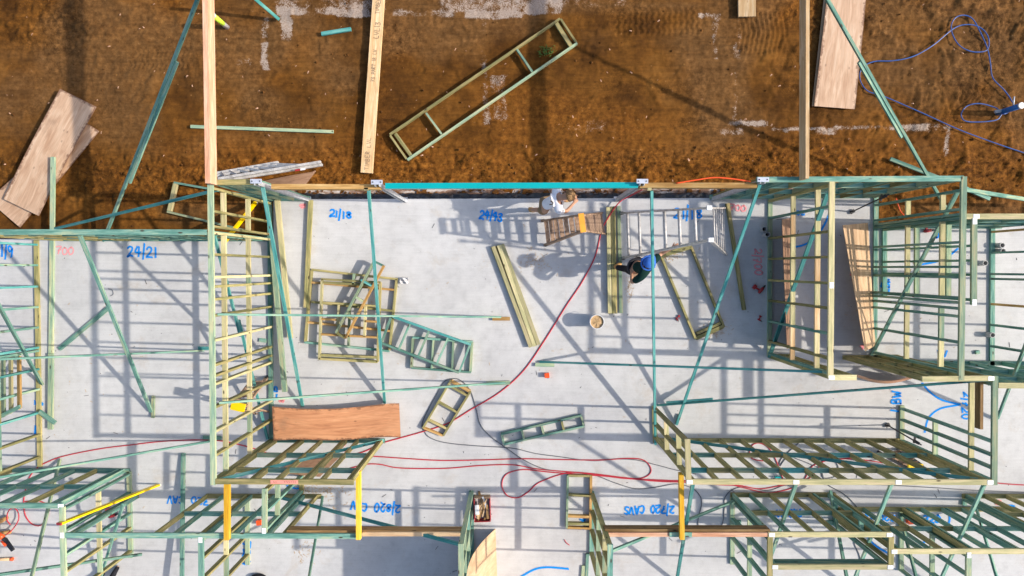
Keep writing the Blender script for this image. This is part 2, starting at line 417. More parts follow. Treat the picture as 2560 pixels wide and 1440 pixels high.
for (x0, y0, x1, y1, s_) in [
    (700, 26, 845, 40, 1), (845, 30, 925, 44, 1), (985, 33, 1135, 46, .8), (1170, 35, 1300, 50, 1), (700, 0, 840, 26, .55), (850, 0, 960, 30, .8), (1100, 0, 1290, 35, .62),
    (1280, 5, 1400, 40, .95), (1400, 0, 1560, 22, .4), (709, 34, 728, 108, 1), (663, 50, 672, 95, .6), (663, 110, 673, 175, .8), (645, 0, 690, 8, .4),
    (1207, 60, 1213, 150, .75), (1210, 160, 1218, 310, .6), (1232, 195, 1262, 300, .55), (1748, 42, 1793, 50, .85), (1778, 50, 1788, 80, .9), (1783, 60, 1788, 150, .9),
    (1832, 55, 1840, 170, .8), (1832, 180, 1836, 310, .6), (1825, 307, 1915, 315, .9), (1800, 325, 1850, 336, .6), (1925, 322, 2085, 328, .8), (2030, 328, 2080, 338, .8), (2080, 316, 2360, 322, .8), (2260, 314, 2350, 326, .75),
    (2357, 322, 2361, 390, .7), (1420, 305, 1540, 330, .3), (1850, 0, 1850, 40, .5), (740, 20, 780, 24, .8), (1000, 190, 1010, 240, 0.1), (600, 150, 630, 165, .5)]:
    dx = np.maximum(np.maximum(x0 - U2, U2 - x1), 0) / 9; dy = np.maximum(np.maximum(y0 - V2, V2 - y1), 0) / 6
    white = np.maximum(white, s_ * np.clip(1 - np.sqrt(dx * dx + dy * dy), 0, 1))
white *= .25 + 1.15 * np.clip((vn.fbm(X * 1.7 + 3, Y * 1.7 + 9, 4, .6) - .3) * 3.2, 0, 1)
og = np.clip((V - 300) / 110, 0, 1) * np.clip((U - 250) / 250, .25, 1) * np.clip((560 - V) / 40, 0, 1)
og = np.maximum(og, np.clip((vn.fbm(X * .5 + 4, Y * .7, 3) - .50) * 3.4, 0, .8))
og *= np.where(U > 2150, .7, 1.0)
gy = np.clip((vn.fbm(X * .45 + 31, Y * .6 + 8, 3) - .54) * 5, 0, .8) * (1 - near)
gy = np.maximum(gy, .75 * np.clip((U - 1960) / 240, 0, 1) * np.clip((340 - V) / 60, 0, 1) * np.clip((vn.fbm(X * .9, Y * .9, 3) - .32) * 4, 0, 1))
gy = np.maximum(gy, .8 * np.clip(1 - abs(V - 22) / 26, 0, 1) * np.clip((U - 700) / 100, 0, 1) * np.clip((1830 - U) / 100, 0, 1))
gy = np.maximum(gy, .6 * np.clip(1 - abs(U - 1810) / 28, 0, 1) * (V < 320)); gy = np.maximum(gy, .4 * np.clip(1 - abs(V - 140) / 40, 0, 1) * (U < 520))
nx, ny = X.shape
co = np.stack([X, Y, Z], -1).reshape(-1, 3).astype(np.float32)
idx = np.arange(nx * ny).reshape(nx, ny)
fc = np.stack([idx[:-1, :-1], idx[1:, :-1], idx[1:, 1:], idx[:-1, 1:]], -1).reshape(-1, 4)
me = bpy.data.meshes.new('ground'); me.vertices.add(len(co)); me.vertices.foreach_set('co', co.ravel())
me.loops.add(fc.size); me.loops.foreach_set('vertex_index', fc.ravel().astype(np.int32))
me.polygons.add(len(fc)); me.polygons.foreach_set('loop_start', np.arange(0, fc.size, 4, dtype=np.int32)); me.polygons.foreach_set('loop_total', np.full(len(fc), 4, np.int32))
me.update(); me.validate()
ca = me.color_attributes.new('soil', 'FLOAT_COLOR', 'POINT')
ca.data.foreach_set('color', np.stack([white, og, gy, np.clip((rgh - .38) * 1.7 + (vn.fbm(X * .8 + 11, Y * 1.3, 3) - .56) * 3, 0, 1)], -1).reshape(-1).astype(np.float32))
me.polygons.foreach_set('use_smooth', np.ones(len(fc), bool))
me.materials.append(M['dirt'])
ground = bpy.data.objects.new('ground', me); C.objects.link(ground); ground['kind'] = 'structure'

# clods and stones on the dirt
mb = MB()
for i in range(900):
    if i % 3: px, py = rng.uniform(0, 2560), rng.triangular(330, 470, 440)
    else: px, py = rng.uniform(0, 2560), rng.uniform(-20, 470)
    if px < 500 and i % 2: py = rng.uniform(330, 570)
    p = P(px, py, GZ - .01); r = rng.choice([.008, .011, .014, .02, .03]) * rng.uniform(.7, 1.2)
    pts = []
    for k in range(6):
        d = [(1, 0, 0), (-1, 0, 0), (0, 1, 0), (0, -1, 0), (0, 0, 1), (0, 0, -1)][k]
        pts.append(p + Vector(d) * r * rng.uniform(.6, 1.2))
    for f in ((0, 2, 4), (2, 1, 4), (1, 3, 4), (3, 0, 4), (2, 0, 5), (1, 2, 5), (3, 1, 5), (0, 3, 5)):
        mb.quad([pts[k] for k in f], [(0, 0)] * 3)
M['clod'] = plain('clay_clod', (.13, .055, .015), .95, 0, .6, 1.5)
tag(mb.build('clods', 'clod'), 'loose orange brown clods and small stones over the bare dirt', 'clods', kind='stuff')
# dry leaves / chips
mb = MB()
for i in range(150):
    p = P(rng.uniform(0, 2560), rng.uniform(-10, 460), GZ + .035); a = rng.uniform(0, 6.28); L = rng.uniform(.02, .06); w_ = L * rng.uniform(.2, .45)
    d = Vector((math.cos(a), math.sin(a), 0)); s_ = Vector((-math.sin(a), math.cos(a), 0))
    mb.sheet(lambda u, v: p + d * L * (u - .5) + s_ * w_ * (v - .5) + Vector((0, 0, .012 * math.sin(u * 3))), 2, 1, .003)
M['leaf'] = plain('dry_leaf', (.50, .30, .20), .8, 0, .5, 2)
tag(mb.build('leaf_litter', 'leaf', smooth=False), 'scattered dry leaves and wood chips on the dirt', 'leaves', kind='stuff')
# low weed patch inside the long frame
mb = MB()
for i in range(70):
    p = P(1367 + rng.gauss(0, 9), 128 + rng.gauss(0, 7), GZ); a = rng.uniform(0, 6.28)
    d = Vector((math.cos(a), math.sin(a), .5)) * rng.uniform(.03, .07)
    mb.bar(p, p + d, .012, .003)
M['weed'] = plain('weed_green', (.07, .13, .03), .8, 0, .4, 4)
tag(mb.build('weeds', 'weed'), 'small patch of green weeds inside the long frame on the dirt', 'weeds', kind='stuff')

# ------------------------------------------------------------------ slab
def W2(px, py, z=0): p = P(px, py, z); return (p.x, p.y)
e0 = W2(683, 498); e1 = W2(2194, 494); e2 = W2(2194, 563); e5 = W2(683, 597)
poly = [e0, e1, (e1[0], e2[1]), (14, e2[1]), (14, -10), (-14, -10), (-14, e5[1]), (e0[0], e5[1])]
bm = bmesh.new()
top = [bm.verts.new((x, y, 0)) for x, y in poly]; bot = [bm.verts.new((x, y, -.3)) for x, y in poly]
bm.faces.new(list(reversed(top)) if False else top); bm.faces.new(list(reversed(bot)))
for i in range(len(poly)):
    j = (i + 1) % len(poly); bm.faces.new((top[i], bot[i], bot[j], top[j]))
bmesh.ops.recalc_face_normals(bm, faces=bm.faces)
me = bpy.data.meshes.new('concrete_slab'); bm.to_mesh(me); bm.free(); me.materials.append(M['slab'])
slab = bpy.data.objects.new('concrete_slab', me); C.objects.link(slab); slab['kind'] = 'structure'
WL['concrete_slab'] = Vector((0, 0, 0))
# footing ledge and damp-proof plastic along the slab's top edge
mb = MB(); y0 = e0[1]; fy = P(1300, 470, -.15).y
mb.bar((e0[0], (y0 + fy) / 2 + .01, -.25), (e1[0], (e1[1] + fy) / 2 + .01, -.25), fy - y0, .16)
ft = mb.build('footing', 'foot'); ft['kind'] = 'structure'
mb = MB(); r9 = random.Random(4)
for k in range(150):
    p = P(r9.uniform(700, 1860), r9.uniform(474, 486), -.155); q = r9.choice([.015, .02, .03, .05]) * r9.uniform(.6, 1.2)
    mb.box(p, q * 2, q * 1.3, q, r9.uniform(0, 3))
tag(mb.build('rubble', 'clod', smooth=False), 'small lumps of clay and mortar on the footing ledge below the cyan beam', 'rubble', kind='stuff')
def memb(label, xa, xb, ya):
    mb = MB(); L = (xb - xa) / 118
    pa = P(xa, ya, -.03); pb = P(xb, ya - 1, -.03); n = int(L * 14)
    r2 = random.Random(xa); prof = [0, .045, .09, .13]
    hs = [[r2.uniform(-.014, .014) for _ in range(4)] for _ in range(n + 1)]
    def f(u, v):
        i = min(n, int(u * n + .5)); j = int(v * 3 + .5)
        p = pa.lerp(pb, u); return p + Vector((0, -.005 + prof[j] + hs[i][j] * (j > 0), [-.005, -.02, -.05, -.10][j] + hs[i][j]))
    mb.sheet(lambda u, v: f(1 - u, v), n, 3, .004, L, .15)
    tag(mb.build('plastic_membrane', 'plastic', smooth=False), label, 'plastic sheet')
memb('black plastic damp proof strip along the slab edge under the cyan beam', 745, 1800, 498)

# ------------------------------------------------------------------ wall frames
H1, H2 = 2.65, 2.05
def tint(mats):
    return rng.choice(mats)
WN = [0]
def wall(label, a, b, h=H1, studs=(), bstuds=(), nogs=None, plate='green', smat=('teal', 'olive'), base=False, gaps=(), lint=None, tags=(), botmat='teal', double=False, nbot=None, nmat=('teal', 'green', 'olive'), group='timber wall frames standing on the slab', nogskip=(), name='wall_frame'):
    WN[0] += 1; h = h + ((WN[0] * 5) % 9) * .0012
    z_ = 0 if base else h
    A = P(a[0], a[1], z_); B = P(b[0], b[1], z_)
    A.z = B.z = 0; d = (B - A); L = d.length; d.normalize(); s = Vector((-d.y, d.x, 0))
    root = thing(name, ((A + B) / 2), label, 'wall frame', group)
    ax = 0 if abs(b[0] - a[0]) > abs(b[1] - a[1]) else 1
    pt = h
    MB().bar(A + Vector((0, 0, pt - .0225)), B + Vector((0, 0, pt - .0225)), .092, .045).build('top_plate', plate, root)
    if double:
        MB().bar(A + Vector((0, 0, pt - .07)) + d * .01, B + Vector((0, 0, pt - .07)) - d * .01, .088, .045).build('top_plate', tint(smat), root)
    low = h - (.095 if double else .047)
    ts = []
    for c in studs:
        pp = [0, 0]; k = (c - a[ax]) / (b[ax] - a[ax]); pp = [a[0] + (b[0] - a[0]) * k, a[1] + (b[1] - a[1]) * k]
        q = P(pp[0], pp[1], z_); q.z = 0; ts.append((q - A).dot(d))
    for c in bstuds:
        # given at slab level along the wall's axis
        bx = [W2(c, a[1], 0)[0] if ax == 0 else 0, W2(a[0], c, 0)[1] if ax == 1 else 0]
        k = ((bx[0] - A.x) / d.x) if ax == 0 else ((bx[1] - A.y) / d.y)
        ts.append(k)
    ts = sorted(min(max(x, .024), L - .024) for x in ts)
    if not ts or ts[0] > .3: ts.insert(0, .024)
    if ts[-1] < L - .3: ts.append(L - .024)
    # bottom plate with gaps (door openings)
    gp = []
    for g0, g1 in gaps:
        if ax == 0: k0 = (W2(g0, a[1])[0] - A.x) / d.x; k1 = (W2(g1, a[1])[0] - A.x) / d.x
        else: k0 = (W2(a[0], g0)[1] - A.y) / d.y; k1 = (W2(a[0], g1)[1] - A.y) / d.y
        gp.append((min(k0, k1), max(k0, k1)))
    gp.sort(); cur = 0
    for g0, g1 in gp + [(L, L)]:
        if g0 - cur > .05: MB().bar(A + d * cur + Vector((0, 0, .0235)), A + d * g0 + Vector((0, 0, .0235)), .09, .045).build('bottom_plate', botmat, root)
        cur = g1
    for x in ts:
        if any(g0 + .04 < x < g1 - .04 for g0, g1 in gp): continue
        p = A + d * x
        MB().bar(p + Vector((0, 0, .047)), p + Vector((0, 0, low)), .042, .088, up=tuple(s)).build('stud', tint(smat), root)
    if nogs is None: nogs = (1.10, 2.08) if h > 2.3 else (1.03,)
    for x0, x1 in zip(ts, ts[1:]):
        if x1 - x0 < .12: continue
        ing = any(g0 < (x0 + x1) / 2 < g1 for g0, g1 in gp)
        for z in nogs:
            if ing and z < 1.9: continue
            o = rng.choice([-.0, .0]) 
            MB().bar(A + d * (x0 + .022) + Vector((0, 0, z + o)), A + d * (x1 - .022) + Vector((0, 0, z + o)), .086, .043).build('nogging', tint(nmat), root)
    if lint:
        for (c0, c1, z0, z1, m_, off, wd) in lint:
            k0 = (c0 - a[ax]) / (b[ax] - a[ax]); k1 = (c1 - a[ax]) / (b[ax] - a[ax])
            MB().bar(A + d * L * k0 + s * off + Vector((0, 0, (z0 + z1) / 2)), A + d * L * k1 + s * off + Vector((0, 0, (z0 + z1) / 2)), wd, z1 - z0).build('lintel', m_, root)
    for c in tags:
        k = (c - a[ax]) / (b[ax] - a[ax]); p = A + d * L * k + Vector((0, 0, h + .003))
        MB().bar(p - d * .05, p + d * .05, .07, .004).build('nail_plate', 'tag', root)
    return root

E1 = 1.245
def top(b, c): return c + (b - c) * E1
# --- tall wall on the left
wall('longest tall wall frame, running top to bottom left of centre, pale plate and yellow studs', (525, 460), (532.5, 1213), plate='green',
     studs=(470, 527, 566, 582, 636, 693, 717, 749, 790, 852, 914, 941, 962, 1020, 1080, 1140, 1203), nogs=(1.12, 2.16), smat=('olive', 'olive', 'olive', 'pale'), nmat=('pale', 'green', 'pale', 'pale'), botmat='teal')
# --- top edge, between tall wall and first steel post
wall('short corner wall frame joining the tall wall to the first steel post', (528, 456), (650, 454), studs=(536, 560, 600, 641), plate='olive', smat=('teal', 'teal', 'green'), nogs=(.9, 1.8), nmat=('teal',))
# --- left, along dirt edge
wall('long wall frame along the slab edge at far left, teal top plate beside the dirt', (-120, 580), (517, 580.5), studs=(-60, 5, 70, 94, 180, 245, 300, 360, 425, 470, 505), plate='teal', smat=('teal', 'olive'), double=True, botmat='tealb', nmat=('teal',),
     lint=[(95, 470, 2.33, 2.53, 'brown', 0.0, .06)])
# --- far left wall whose top is out of frame
wall('wall frame at the left edge of the photo with its top plate out of frame', (93, 600), (102, 1166), base=True, bstuds=(), studs=(612, 663, 716, 767, 818, 868, 876, 922, 972, 1030, 1085, 1140), plate='teal', smat=('teal', 'olive', 'tealb'), botmat='olive', nogs=(1.1, 2.1))
# --- south wall of left room
wall('grid of slanting olive studs just below the orange red ply sheet', (538, 1204), (884, 1206), studs=(548, 624, 632, 689, 757, 765, 801, 868, 876), plate='olive', smat=('olive',), nogs=(1.09, 2.02), botmat='teal')
# --- north wall right part
wall('wall frame along the top slab edge from the fourth steel post to the right corner', (1893, 449), (2410, 446), studs=(1905, 1960, 1975, 2027, 2094, 2160, 2230, 2245, 2300, 2370, 2400), plate='teal', smat=('teal', 'olive', 'green'), double=True, nmat=('teal',), nogs=(.9, 1.8))
wall('tall green corner wall frame with a stack of close studs and a diagonal brace', (2411, 441), (2404, 951), studs=(475, 522, 535, 545, 605, 667, 693, 745, 757, 772, 792, 857, 932), plate='green', smat=('teal',), nmat=('pale', 'green', 'pale'), botmat='teal', nogs=(1.12, 2.12))
wall('wall frame with yellow noggings left of the leaning tan ply sheet', (2081, 454), (2077, 945), studs=(462, 515, 578, 642, 708, 771, 835, 897, 935), plate='pale', smat=('olive', 'olive', 'teal'), nmat=('pale', 'pale', 'lvl'), botmat='green', nogs=(1.14, 2.14), tags=(712,))
wall('very short return wall frame at the lower end of the yellow nogging wall', (2076, 944), (2142, 944), studs=(2082, 2110, 2135), plate='pale', smat=('olive',), nogs=(1.1, 2.1), tags=(2079,), botmat='olive', nmat=('olive',))
wall('short wall frame with olive studs and white plate tag below the tan ply sheet', (2306, 948), (2480, 946), studs=(2312, 2335, 2380, 2425, 2470), plate='pale', smat=('olive', 'olive'), nogs=(1.1, 2.1), tags=(2478,), botmat='olive', nmat=('olive',))
wall('wall frame along the slab edge at far right, pale top plate beside the dirt', (2416, 541), (2800, 541), studs=(2440, 2490, 2530, 2600, 2680, 2760), plate='pale', smat=('teal',), nogs=(.9, 1.8), double=True, tags=(2441,), nmat=('teal',))
wall('narrow wall frame just right of the tall corner wall, small white tags at both ends', (2437, 547), (2436, 762), studs=(552, 614, 651, 687, 750), plate='green', smat=('teal',), nogs=(1.1, 2.0), tags=(553, 756), nmat=('green',))
wall('wall frame at the right photo edge, two grey pipe stubs beside its bottom plate', (2479, 566), (2477, 952), base=True, studs=(580, 632, 685, 697, 760, 812, 865, 917, 925, 945), plate='teal', smat=('teal', 'teal', 'honey'), botmat='teal', nogs=(1.1, 2.0), nmat=('teal',))
wall('wall frame running off the right edge below the edge wall, pale top plate', (2497, 964), (2900, 967), studs=(2505, 2560, 2620, 2700, 2800), plate='pale', smat=('teal',), nogs=(1.1, 2.0), nmat=('teal',))
# --- right room
wall('wall frame with a brown door lintel meeting the right end of the long lower wall', (2489, 940), (2487, 1213), studs=(950, 1106, 1140, 1172, 1205), plate='green', smat=('teal',), gaps=((893, 1013),), botmat='green', nmat=('pale', 'green'), nogs=(1.10, 2.08),
     lint=[(955, 1085, 2.20, 2.34, 'brown', .0, .05)])
wall('long wall frame lower right with many slanting olive studs and three white tags', (1716, 1205), (2480, 1206), studs=(1735, 1797, 1860, 1922, 1988, 2055, 2120, 2185, 2247, 2312, 2377, 2440, 2468), plate='pale', smat=('olive',), botmat='olive', nmat=('tealb', 'teal', 'olive', 'green'), nogs=(1.08, 2.02), tags=(1724, 1991, 2247, 2476))
wall('short wall frame at the left end of the long lower right wall', (1719, 1098), (1722, 1200), studs=(1104, 1150, 1193), plate='pale', smat=('olive', 'olive'), botmat='olive', nmat=('pale',), nogs=(1.09, 2.03))
# --- low internal walls (h2)
wall('low wall frame at lower left edge with a row of slanting teal studs', (-260, 1264), (156, 1265), h=H2, studs=(-250, -190, -130, -70, -5, 60, 125, 140), plate='teal', smat=('teal', 'olive', 'teal'), nmat=('teal',), nogs=(1.03,), botmat='teal', tags=(152,))
wall('low wall frame running down from the lower left corner, touching the yellow straightedge', (153.5, 1268), (160, 1520), h=H2, studs=(1275, 1330, 1390, 1432, 1500), plate='green', smat=('teal', 'olive'), botmat='green', nmat=('green', 'pale'), nogs=(1.03,), tags=(1338,))
wall('low wall frame along the bottom left with a door opening and slanting green studs', (163, 1339), (899, 1341), h=H2, studs=(172, 180, 384, 432, 500, 515, 582, 655, 668, 706), plate='teal', smat=('olive', 'teal', 'teal'), botmat='olive', nmat=('teal',), nogs=(1.0,), gaps=((350, 518), (805, 960)),
     lint=[(715, 1162, 1.80, 2.00, 'brown', .062, .045)])
wall('low short wall frame linking upwards between the two yellow beams at lower left', (661, 1222), (660, 1332), h=H2, studs=(1228, 1280, 1325), plate='green', smat=('teal', 'olive'), botmat='olive', nmat=('green',), nogs=(1.4,), tags=(1327,))
wall('low wall frame going off the bottom edge below the leftmost yellow beam', (501, 1346), (503, 1540), h=H2, studs=(1352, 1398, 1452, 1510), plate='teal', smat=('teal', 'olive'), botmat='green', nmat=('pale', 'green'), nogs=(1.03,), tags=(1350,))
wall('tall wall frame at bottom centre beside the curved leaning ply sheet', (1152, 1360), (1154, 1560), studs=(1366, 1420, 1480, 1550), plate='green', smat=('teal', 'green'), botmat='teal', nmat=('teal', 'green'), nogs=(1.1, 2.0))
wall('tall wall frame at bottom centre right where the brown lintel beam begins', (1526, 1362), (1524, 1560), studs=(1368, 1420, 1480, 1550), plate='teal', smat=('olive', 'teal'), botmat='teal', nmat=('green', 'pale'), nogs=(1.1, 2.0))
wall('low closet wall frame at lower right, upper side of the box of pale plates', (1921, 1337), (2229, 1337), h=H2, studs=(1928, 1977, 2037, 2097, 2152, 2164, 2208, 2222), plate='pale', smat=('teal', 'olive'), nmat=('olive', 'teal'), botmat='olive', tags=(1930, 2224), nogs=(1.03,))
wall('low wall frame running off the bottom from the closet box left corner', (1926, 1343), (1925, 1540), h=H2, studs=(1350, 1405, 1460, 1520), plate='olive', smat=('teal',), botmat='green', nmat=('green',), nogs=(1.03,))
wall('low wall frame forming the right side of the closet box', (2229, 1343), (2228, 1412), h=H2, studs=(1350, 1405), plate='olive', smat=('teal', 'olive'), botmat='teal', nmat=('teal',), nogs=(1.03,))
wall('low wall frame forming the bottom side of the closet box, two white tags', (1932, 1418), (2233, 1418), h=H2, studs=(1940, 2222), plate='pale', smat=('teal',), botmat='teal', gaps=((1850, 2065),), nogs=(), tags=(1938, 2226), lint=[(1945, 2215, 1.78, 1.98, 'teal', .0, .05)])
wall('low wall frame in the bottom right corner, pale plate running to the right edge', (2233, 1379), (2760, 1379), h=H2, studs=(2240, 2252, 2310, 2360, 2424, 2436, 2480, 2540, 2552, 2600, 2700), plate='pale', smat=('teal', 'olive', 'teal'), botmat='olive', nmat=('olive', 'teal'), tags=(2236,), nogs=(1.03,))
wall('low wall frame dropping off the bottom edge near the right corner, white tagged', (2423, 1386), (2422, 1560), h=H2, studs=(1392, 1440, 1500), plate='green', smat=('teal',), botmat='green', nmat=('green',), nogs=(1.03,), tags=(1388,))
wall('wall frame at the right edge above the corner, studs slanting out of frame', (2404, 1239), (2700, 1240), h=H2, base=True, studs=(2412, 2460, 2512, 2565, 2620, 2690), plate='teal', smat=('teal', 'olive'), botmat='olive', nmat=('olive', 'teal'), nogs=(1.03,))
wall('short wall frame at right edge standing between the edge wall and the corner wall', (2410, 1246), (2408, 1262), h=H2, base=True, studs=(), plate='teal', smat=('teal',), botmat='teal', nogs=())

# --- brown / pine lintel right of the bottom centre
def beam(name, label, cat, a, b, z, w_, h_, mat, group=None, extra=None, za=None, zb=None):
    A = P(a[0], a[1], z if za is None else za); B = P(b[0], b[1], z if zb is None else zb)
    o = Vector((0, 0, h_ / 2))
    if extra is None:
        return tag(MB().bar(A - o, B - o, w_, h_).build(name, mat), label, cat, group)
    root = thing(name, (A + B) / 2 - Vector((0, 0, h_)), label, cat, group)
    MB().bar(A - o, B - o, w_, h_).build('timber', mat, root)
    for e in extra:
        if e[0] == 'block':      # (px0,py0)-(px1,py1), z
            q0 = P(*e[1], e[3]); q1 = P(*e[2], e[3])
            MB().bar(q0 - Vector((0, 0, .0175)), q1 - Vector((0, 0, .0175)), e[4] if len(e) > 4 else .07, .035).build('foot_block', e[5] if len(e) > 5 else 'teal', root)
        if e[0] == 'splice':
            MB().bar(A.lerp(B, e[1]) - o + Vector((e[3], e[4], .0)), A.lerp(B, e[2]) - o + Vector((e[3], e[4], .0)), w_, h_ * .92).build('splice', e[5], root)
    return root
beam('lintel_beam', 'brown topped pine lintel beam spanning right of bottom centre under the third yellow beam', 'beam', (1512, 1326), (1925, 1326.5), 2.03, .045, .19, 'brown', 'lintel beams')
beam('lintel_beam', 'pink pine lintel beam with a teal patch, right of bottom centre', 'beam', (1521, 1337), (1925, 1337), 2.05, .075, .19, 'pink', 'lintel beams')
beam('timber_block', 'teal packing block on the pink pine lintel under the third yellow beam', 'block', (1674, 1337), (1730, 1337), 2.075, .08, .02, 'teal')
beam('lintel_beam', 'pale pine lintel beam left of bottom centre, ending at the tall frame', 'beam', (906, 1336), (1160, 1336), 2.05, .072, .19, 'pine', 'lintel beams')
# --- yellow beams
G = 'yellow laminated beams bridging the corridor walls'
beam('yellow_beam', 'leftmost yellow beam, running down from the tall wall corner to the low wall', 'beam', (565.5, 1196), (565.5, 1351), 2.14, .09, .09, 'yellow', G)
beam('yellow_beam', 'middle yellow beam, beside the right end of the olive stud wall', 'beam', (895, 1180), (895.5, 1350), 2.14, .08, .09, 'yellow', G)
beam('yellow_beam', 'rightmost yellow beam, crossing the pink pine lintel', 'beam', (1704, 1184), (1706, 1350), 2.165, .08, .09, 'yellow', G)
# --- beams over the opening at the top edge
G = 'beams along the top edge of the slab'
beam('door_beam', 'orange brown timber beam between the first two steel posts', 'beam', (678, 466), (950, 467), 2.56, .085, .16, 'honey', G)
beam('door_beam', 'bright cyan steel beam along the top slab edge', 'beam', (963, 464.5), (1595, 462.5), 2.60, .092, .12, 'cyan', G)
beam('door_beam', 'orange brown timber beam between the third and fourth steel posts', 'beam', (1600, 463), (1893, 463), 2.56, .085, .16, 'honey', G)
for px, l in ((915, 'small pine packing block on the brown beam left of the cyan beam'), (1624, 'small pine packing block on the brown beam right of the cyan beam')):
    beam('timber_block', l, 'block', (px - 5, 472.5), (px + 5, 472.5), 2.56, .045, .06, 'pale', 'packing blocks on the door beams')
# --- steel posts
for px, py, bx, by, l in ((640, 453, 772, 495, 'first galvanised steel post from the left along the top slab edge'), (942, 455.5, 1018, 495, 'galvanised steel post at the left end of the cyan beam'),
                          (1606, 453, 1550, 493, 'galvanised steel post at the right end of the cyan beam'), (1908, 449, 1785, 490, 'galvanised steel post at the left end of the right hand top wall')):
    t_ = P(px, py, 2.72); f_ = Vector((t_.x, t_.y, 0))
    root = thing('steel_post', f_, l, 'post', 'galvanised steel posts')
    for s_ in (-1, 1): MB().bar(f_ + Vector((s_ * .035, -.03, .01)), t_ + Vector((s_ * .035, -.03, -.01)), .01, .07, up=(0, 1, 0)).build('flange', 'steel', root)
    MB().bar(f_ + Vector((0, 0.005, .01)), t_ + Vector((0, .005, -.01)), .07, .006, up=(0, 1, 0)).build('web', 'steel', root)
    MB().bar(t_ + Vector((-.095, 0, 0)), t_ + Vector((.095, 0, 0)), .075, .008).build('top_plate', 'zinc', root)
    MB().bar(f_ + Vector((-.06, 0, .006)), f_ + Vector((.06, 0, .006)), .09, .008).build('foot_plate', 'steel', root)
    for s_ in (-1, 1): MB().tube([t_ + Vector((s_ * .065, 0, .004)), t_ + Vector((s_ * .065, 0, .012))], .011, 8).build('bolt', 'black', root)
# --- long cantilevered beams over the dirt
G = 'long beams reaching from the wall tops out over the dirt'
beam('roof_beam', 'long pink laminated beam over the dirt, one end on the tall wall corner', 'beam', (508, -260), (519.5, 458), 2.91, .085, .24, 'pink', G)
beam('roof_beam', 'long tan beam on the right, one end on the top wall, over the dirt', 'beam', (2020, -260), (2018.5, 446), 2.91, .058, .24, 'lvl', G)

# ------------------------------------------------------------------ braces
G = 'temporary diagonal timber braces'
def brace(label, a, b, w_=.07, h_=.035, mat='teal', extra=None):
    return beam('timber_brace', label, 'brace', a[:2], b[:2], 0, w_, h_, mat, G, extra, za=a[2], zb=b[2])
brace('teal brace from the left edge wall down to an upright block in the left room', (198, 588, 2.5), (377, 1030, .06), extra=[('block', (382, 990), (381, 1045), .06, .07, 'green')])
brace('thin teal brace crossing the left room nearly level, foot near the tall wall', (-40, 900, 2.3), (508, 877, .05), .035, .07, extra=[('block', (495, 871), (525, 871), .05, .075, 'tealb')])
brace('thin pale teal brace from the tall wall to a small brown block', (541, 786, 2.55), (1252, 793, .06), .035, .07, extra=[('block', (1231, 797), (1275, 797), .06, .075, 'honey')])
brace('thin pale teal brace from the tall wall to a green block beside the red hose', (545, 1008, 2.55), (1262, 957, .06), .035, .07, extra=[('block', (1216, 959), (1275, 957), .055, .08, 'green')])
brace('teal brace from the first steel post down to the orange red ply, left one', (656, 468, 2.5), (756, 1016, .06), .06, .035, 'tealb')
brace('teal brace running down from left of the cyan beam to the orange red ply sheet', (921, 475, 2.5), (961, 1008, .06), .05, .05, 'tealb')
brace('teal brace running straight down right of the tall aluminium ladder to the lower right wall', (1630, 476, 2.5), (1639, 1111, .05), .045, .06, 'tealb')
brace('teal brace from the fourth steel post slanting down left across the room', (1902, 457, 2.55), (1692, 1062, .05), .05, .045, 'tealb', extra=[('block', (1700, 1036), (1692, 1060), .05, .05, 'olive')])
brace('thin teal brace running left from the yellow nogging wall to a green block', (1350, 905, .06), (2078, 931, 2.5), .035, .07, 'tealb', extra=[('block', (1338, 912), (1386, 913), .055, .075, 'green')])
brace('thin teal brace with a doubled end rising to the short olive wall on the right', (1643, 1014, .08), (2472, 951, 2.55), .035, .06, 'tealb', extra=[('splice', .035, .2, 0, .045, 'tealb')])
brace('teal brace propping the right hand long beam, crossing the large ply sheet', (2040, -55, 2.75), (2372, 530, -.02), .055, .045, 'teal', extra=[('splice', .30, .62, -.06, -.02, 'teal')])
brace('teal brace propping the left hand long beam, running down over the dirt to the slab', (503, -30, 2.75), (257, 602, .03), .055, .045, 'teal', extra=[('splice', .24, .72, .06, -.02, 'teal')])
brace('dark teal brace from the tall wall corner to the left slab edge over the dirt', (544, 474, 2.45), (130, 573, 0.0), .05, .04, 'tealb')
brace('short end of a teal brace at the top edge beside the left long beam', (585, -48, 1.2), (696, 47, GZ + .05), .06, .04, 'tealb')
brace('teal flat brace nailed diagonally across the olive stud wall', (548, 1200, 2.62), (958, 1101, .08), .06, .02, 'tealb')
brace('teal brace nailed diagonally along the long lower right wall', (1676, 1098, .06), (2447, 1200, 2.6), .06, .035, 'tealb')
brace('teal brace inside the tall wall slanting from top to middle', (535, 590, 2.3), (600, 840, .7), .05, .04, 'tealb')
brace('teal brace behind the lower part of the tall wall', (596, 800, 1.0), (668, 1098, .05), .05, .035, 'tealb')
brace('teal brace across the wall frame with yellow noggings', (2070, 484, 2.5), (1924, 893, .05), .07, .04, 'tealb')
brace('green diagonal brace across the tall corner wall on the right', (2398, 475, 2.5), (2178, 892, .06), .065, .04, 'teal')
brace('teal brace reaching from the tall corner wall right over the dirt', (2415, 474, 2.3), (2640, 510, .3), .07, .04, 'teal')
brace('short teal brace at the right photo edge crossing the lower edge wall', (2575, 840, 2.6), (2495, 1048, .06), .06, .04, 'teal')
brace('teal brace from the long lower right wall, first from its left end, off the bottom', (1733, 1210, 2.5), (1692, 1455, .06), .06, .04, 'tealb')
brace('teal brace running down from the second white tag of the long lower right wall', (1991, 1210, 2.55), (1925, 1400, .1), .065, .04, 'teal')
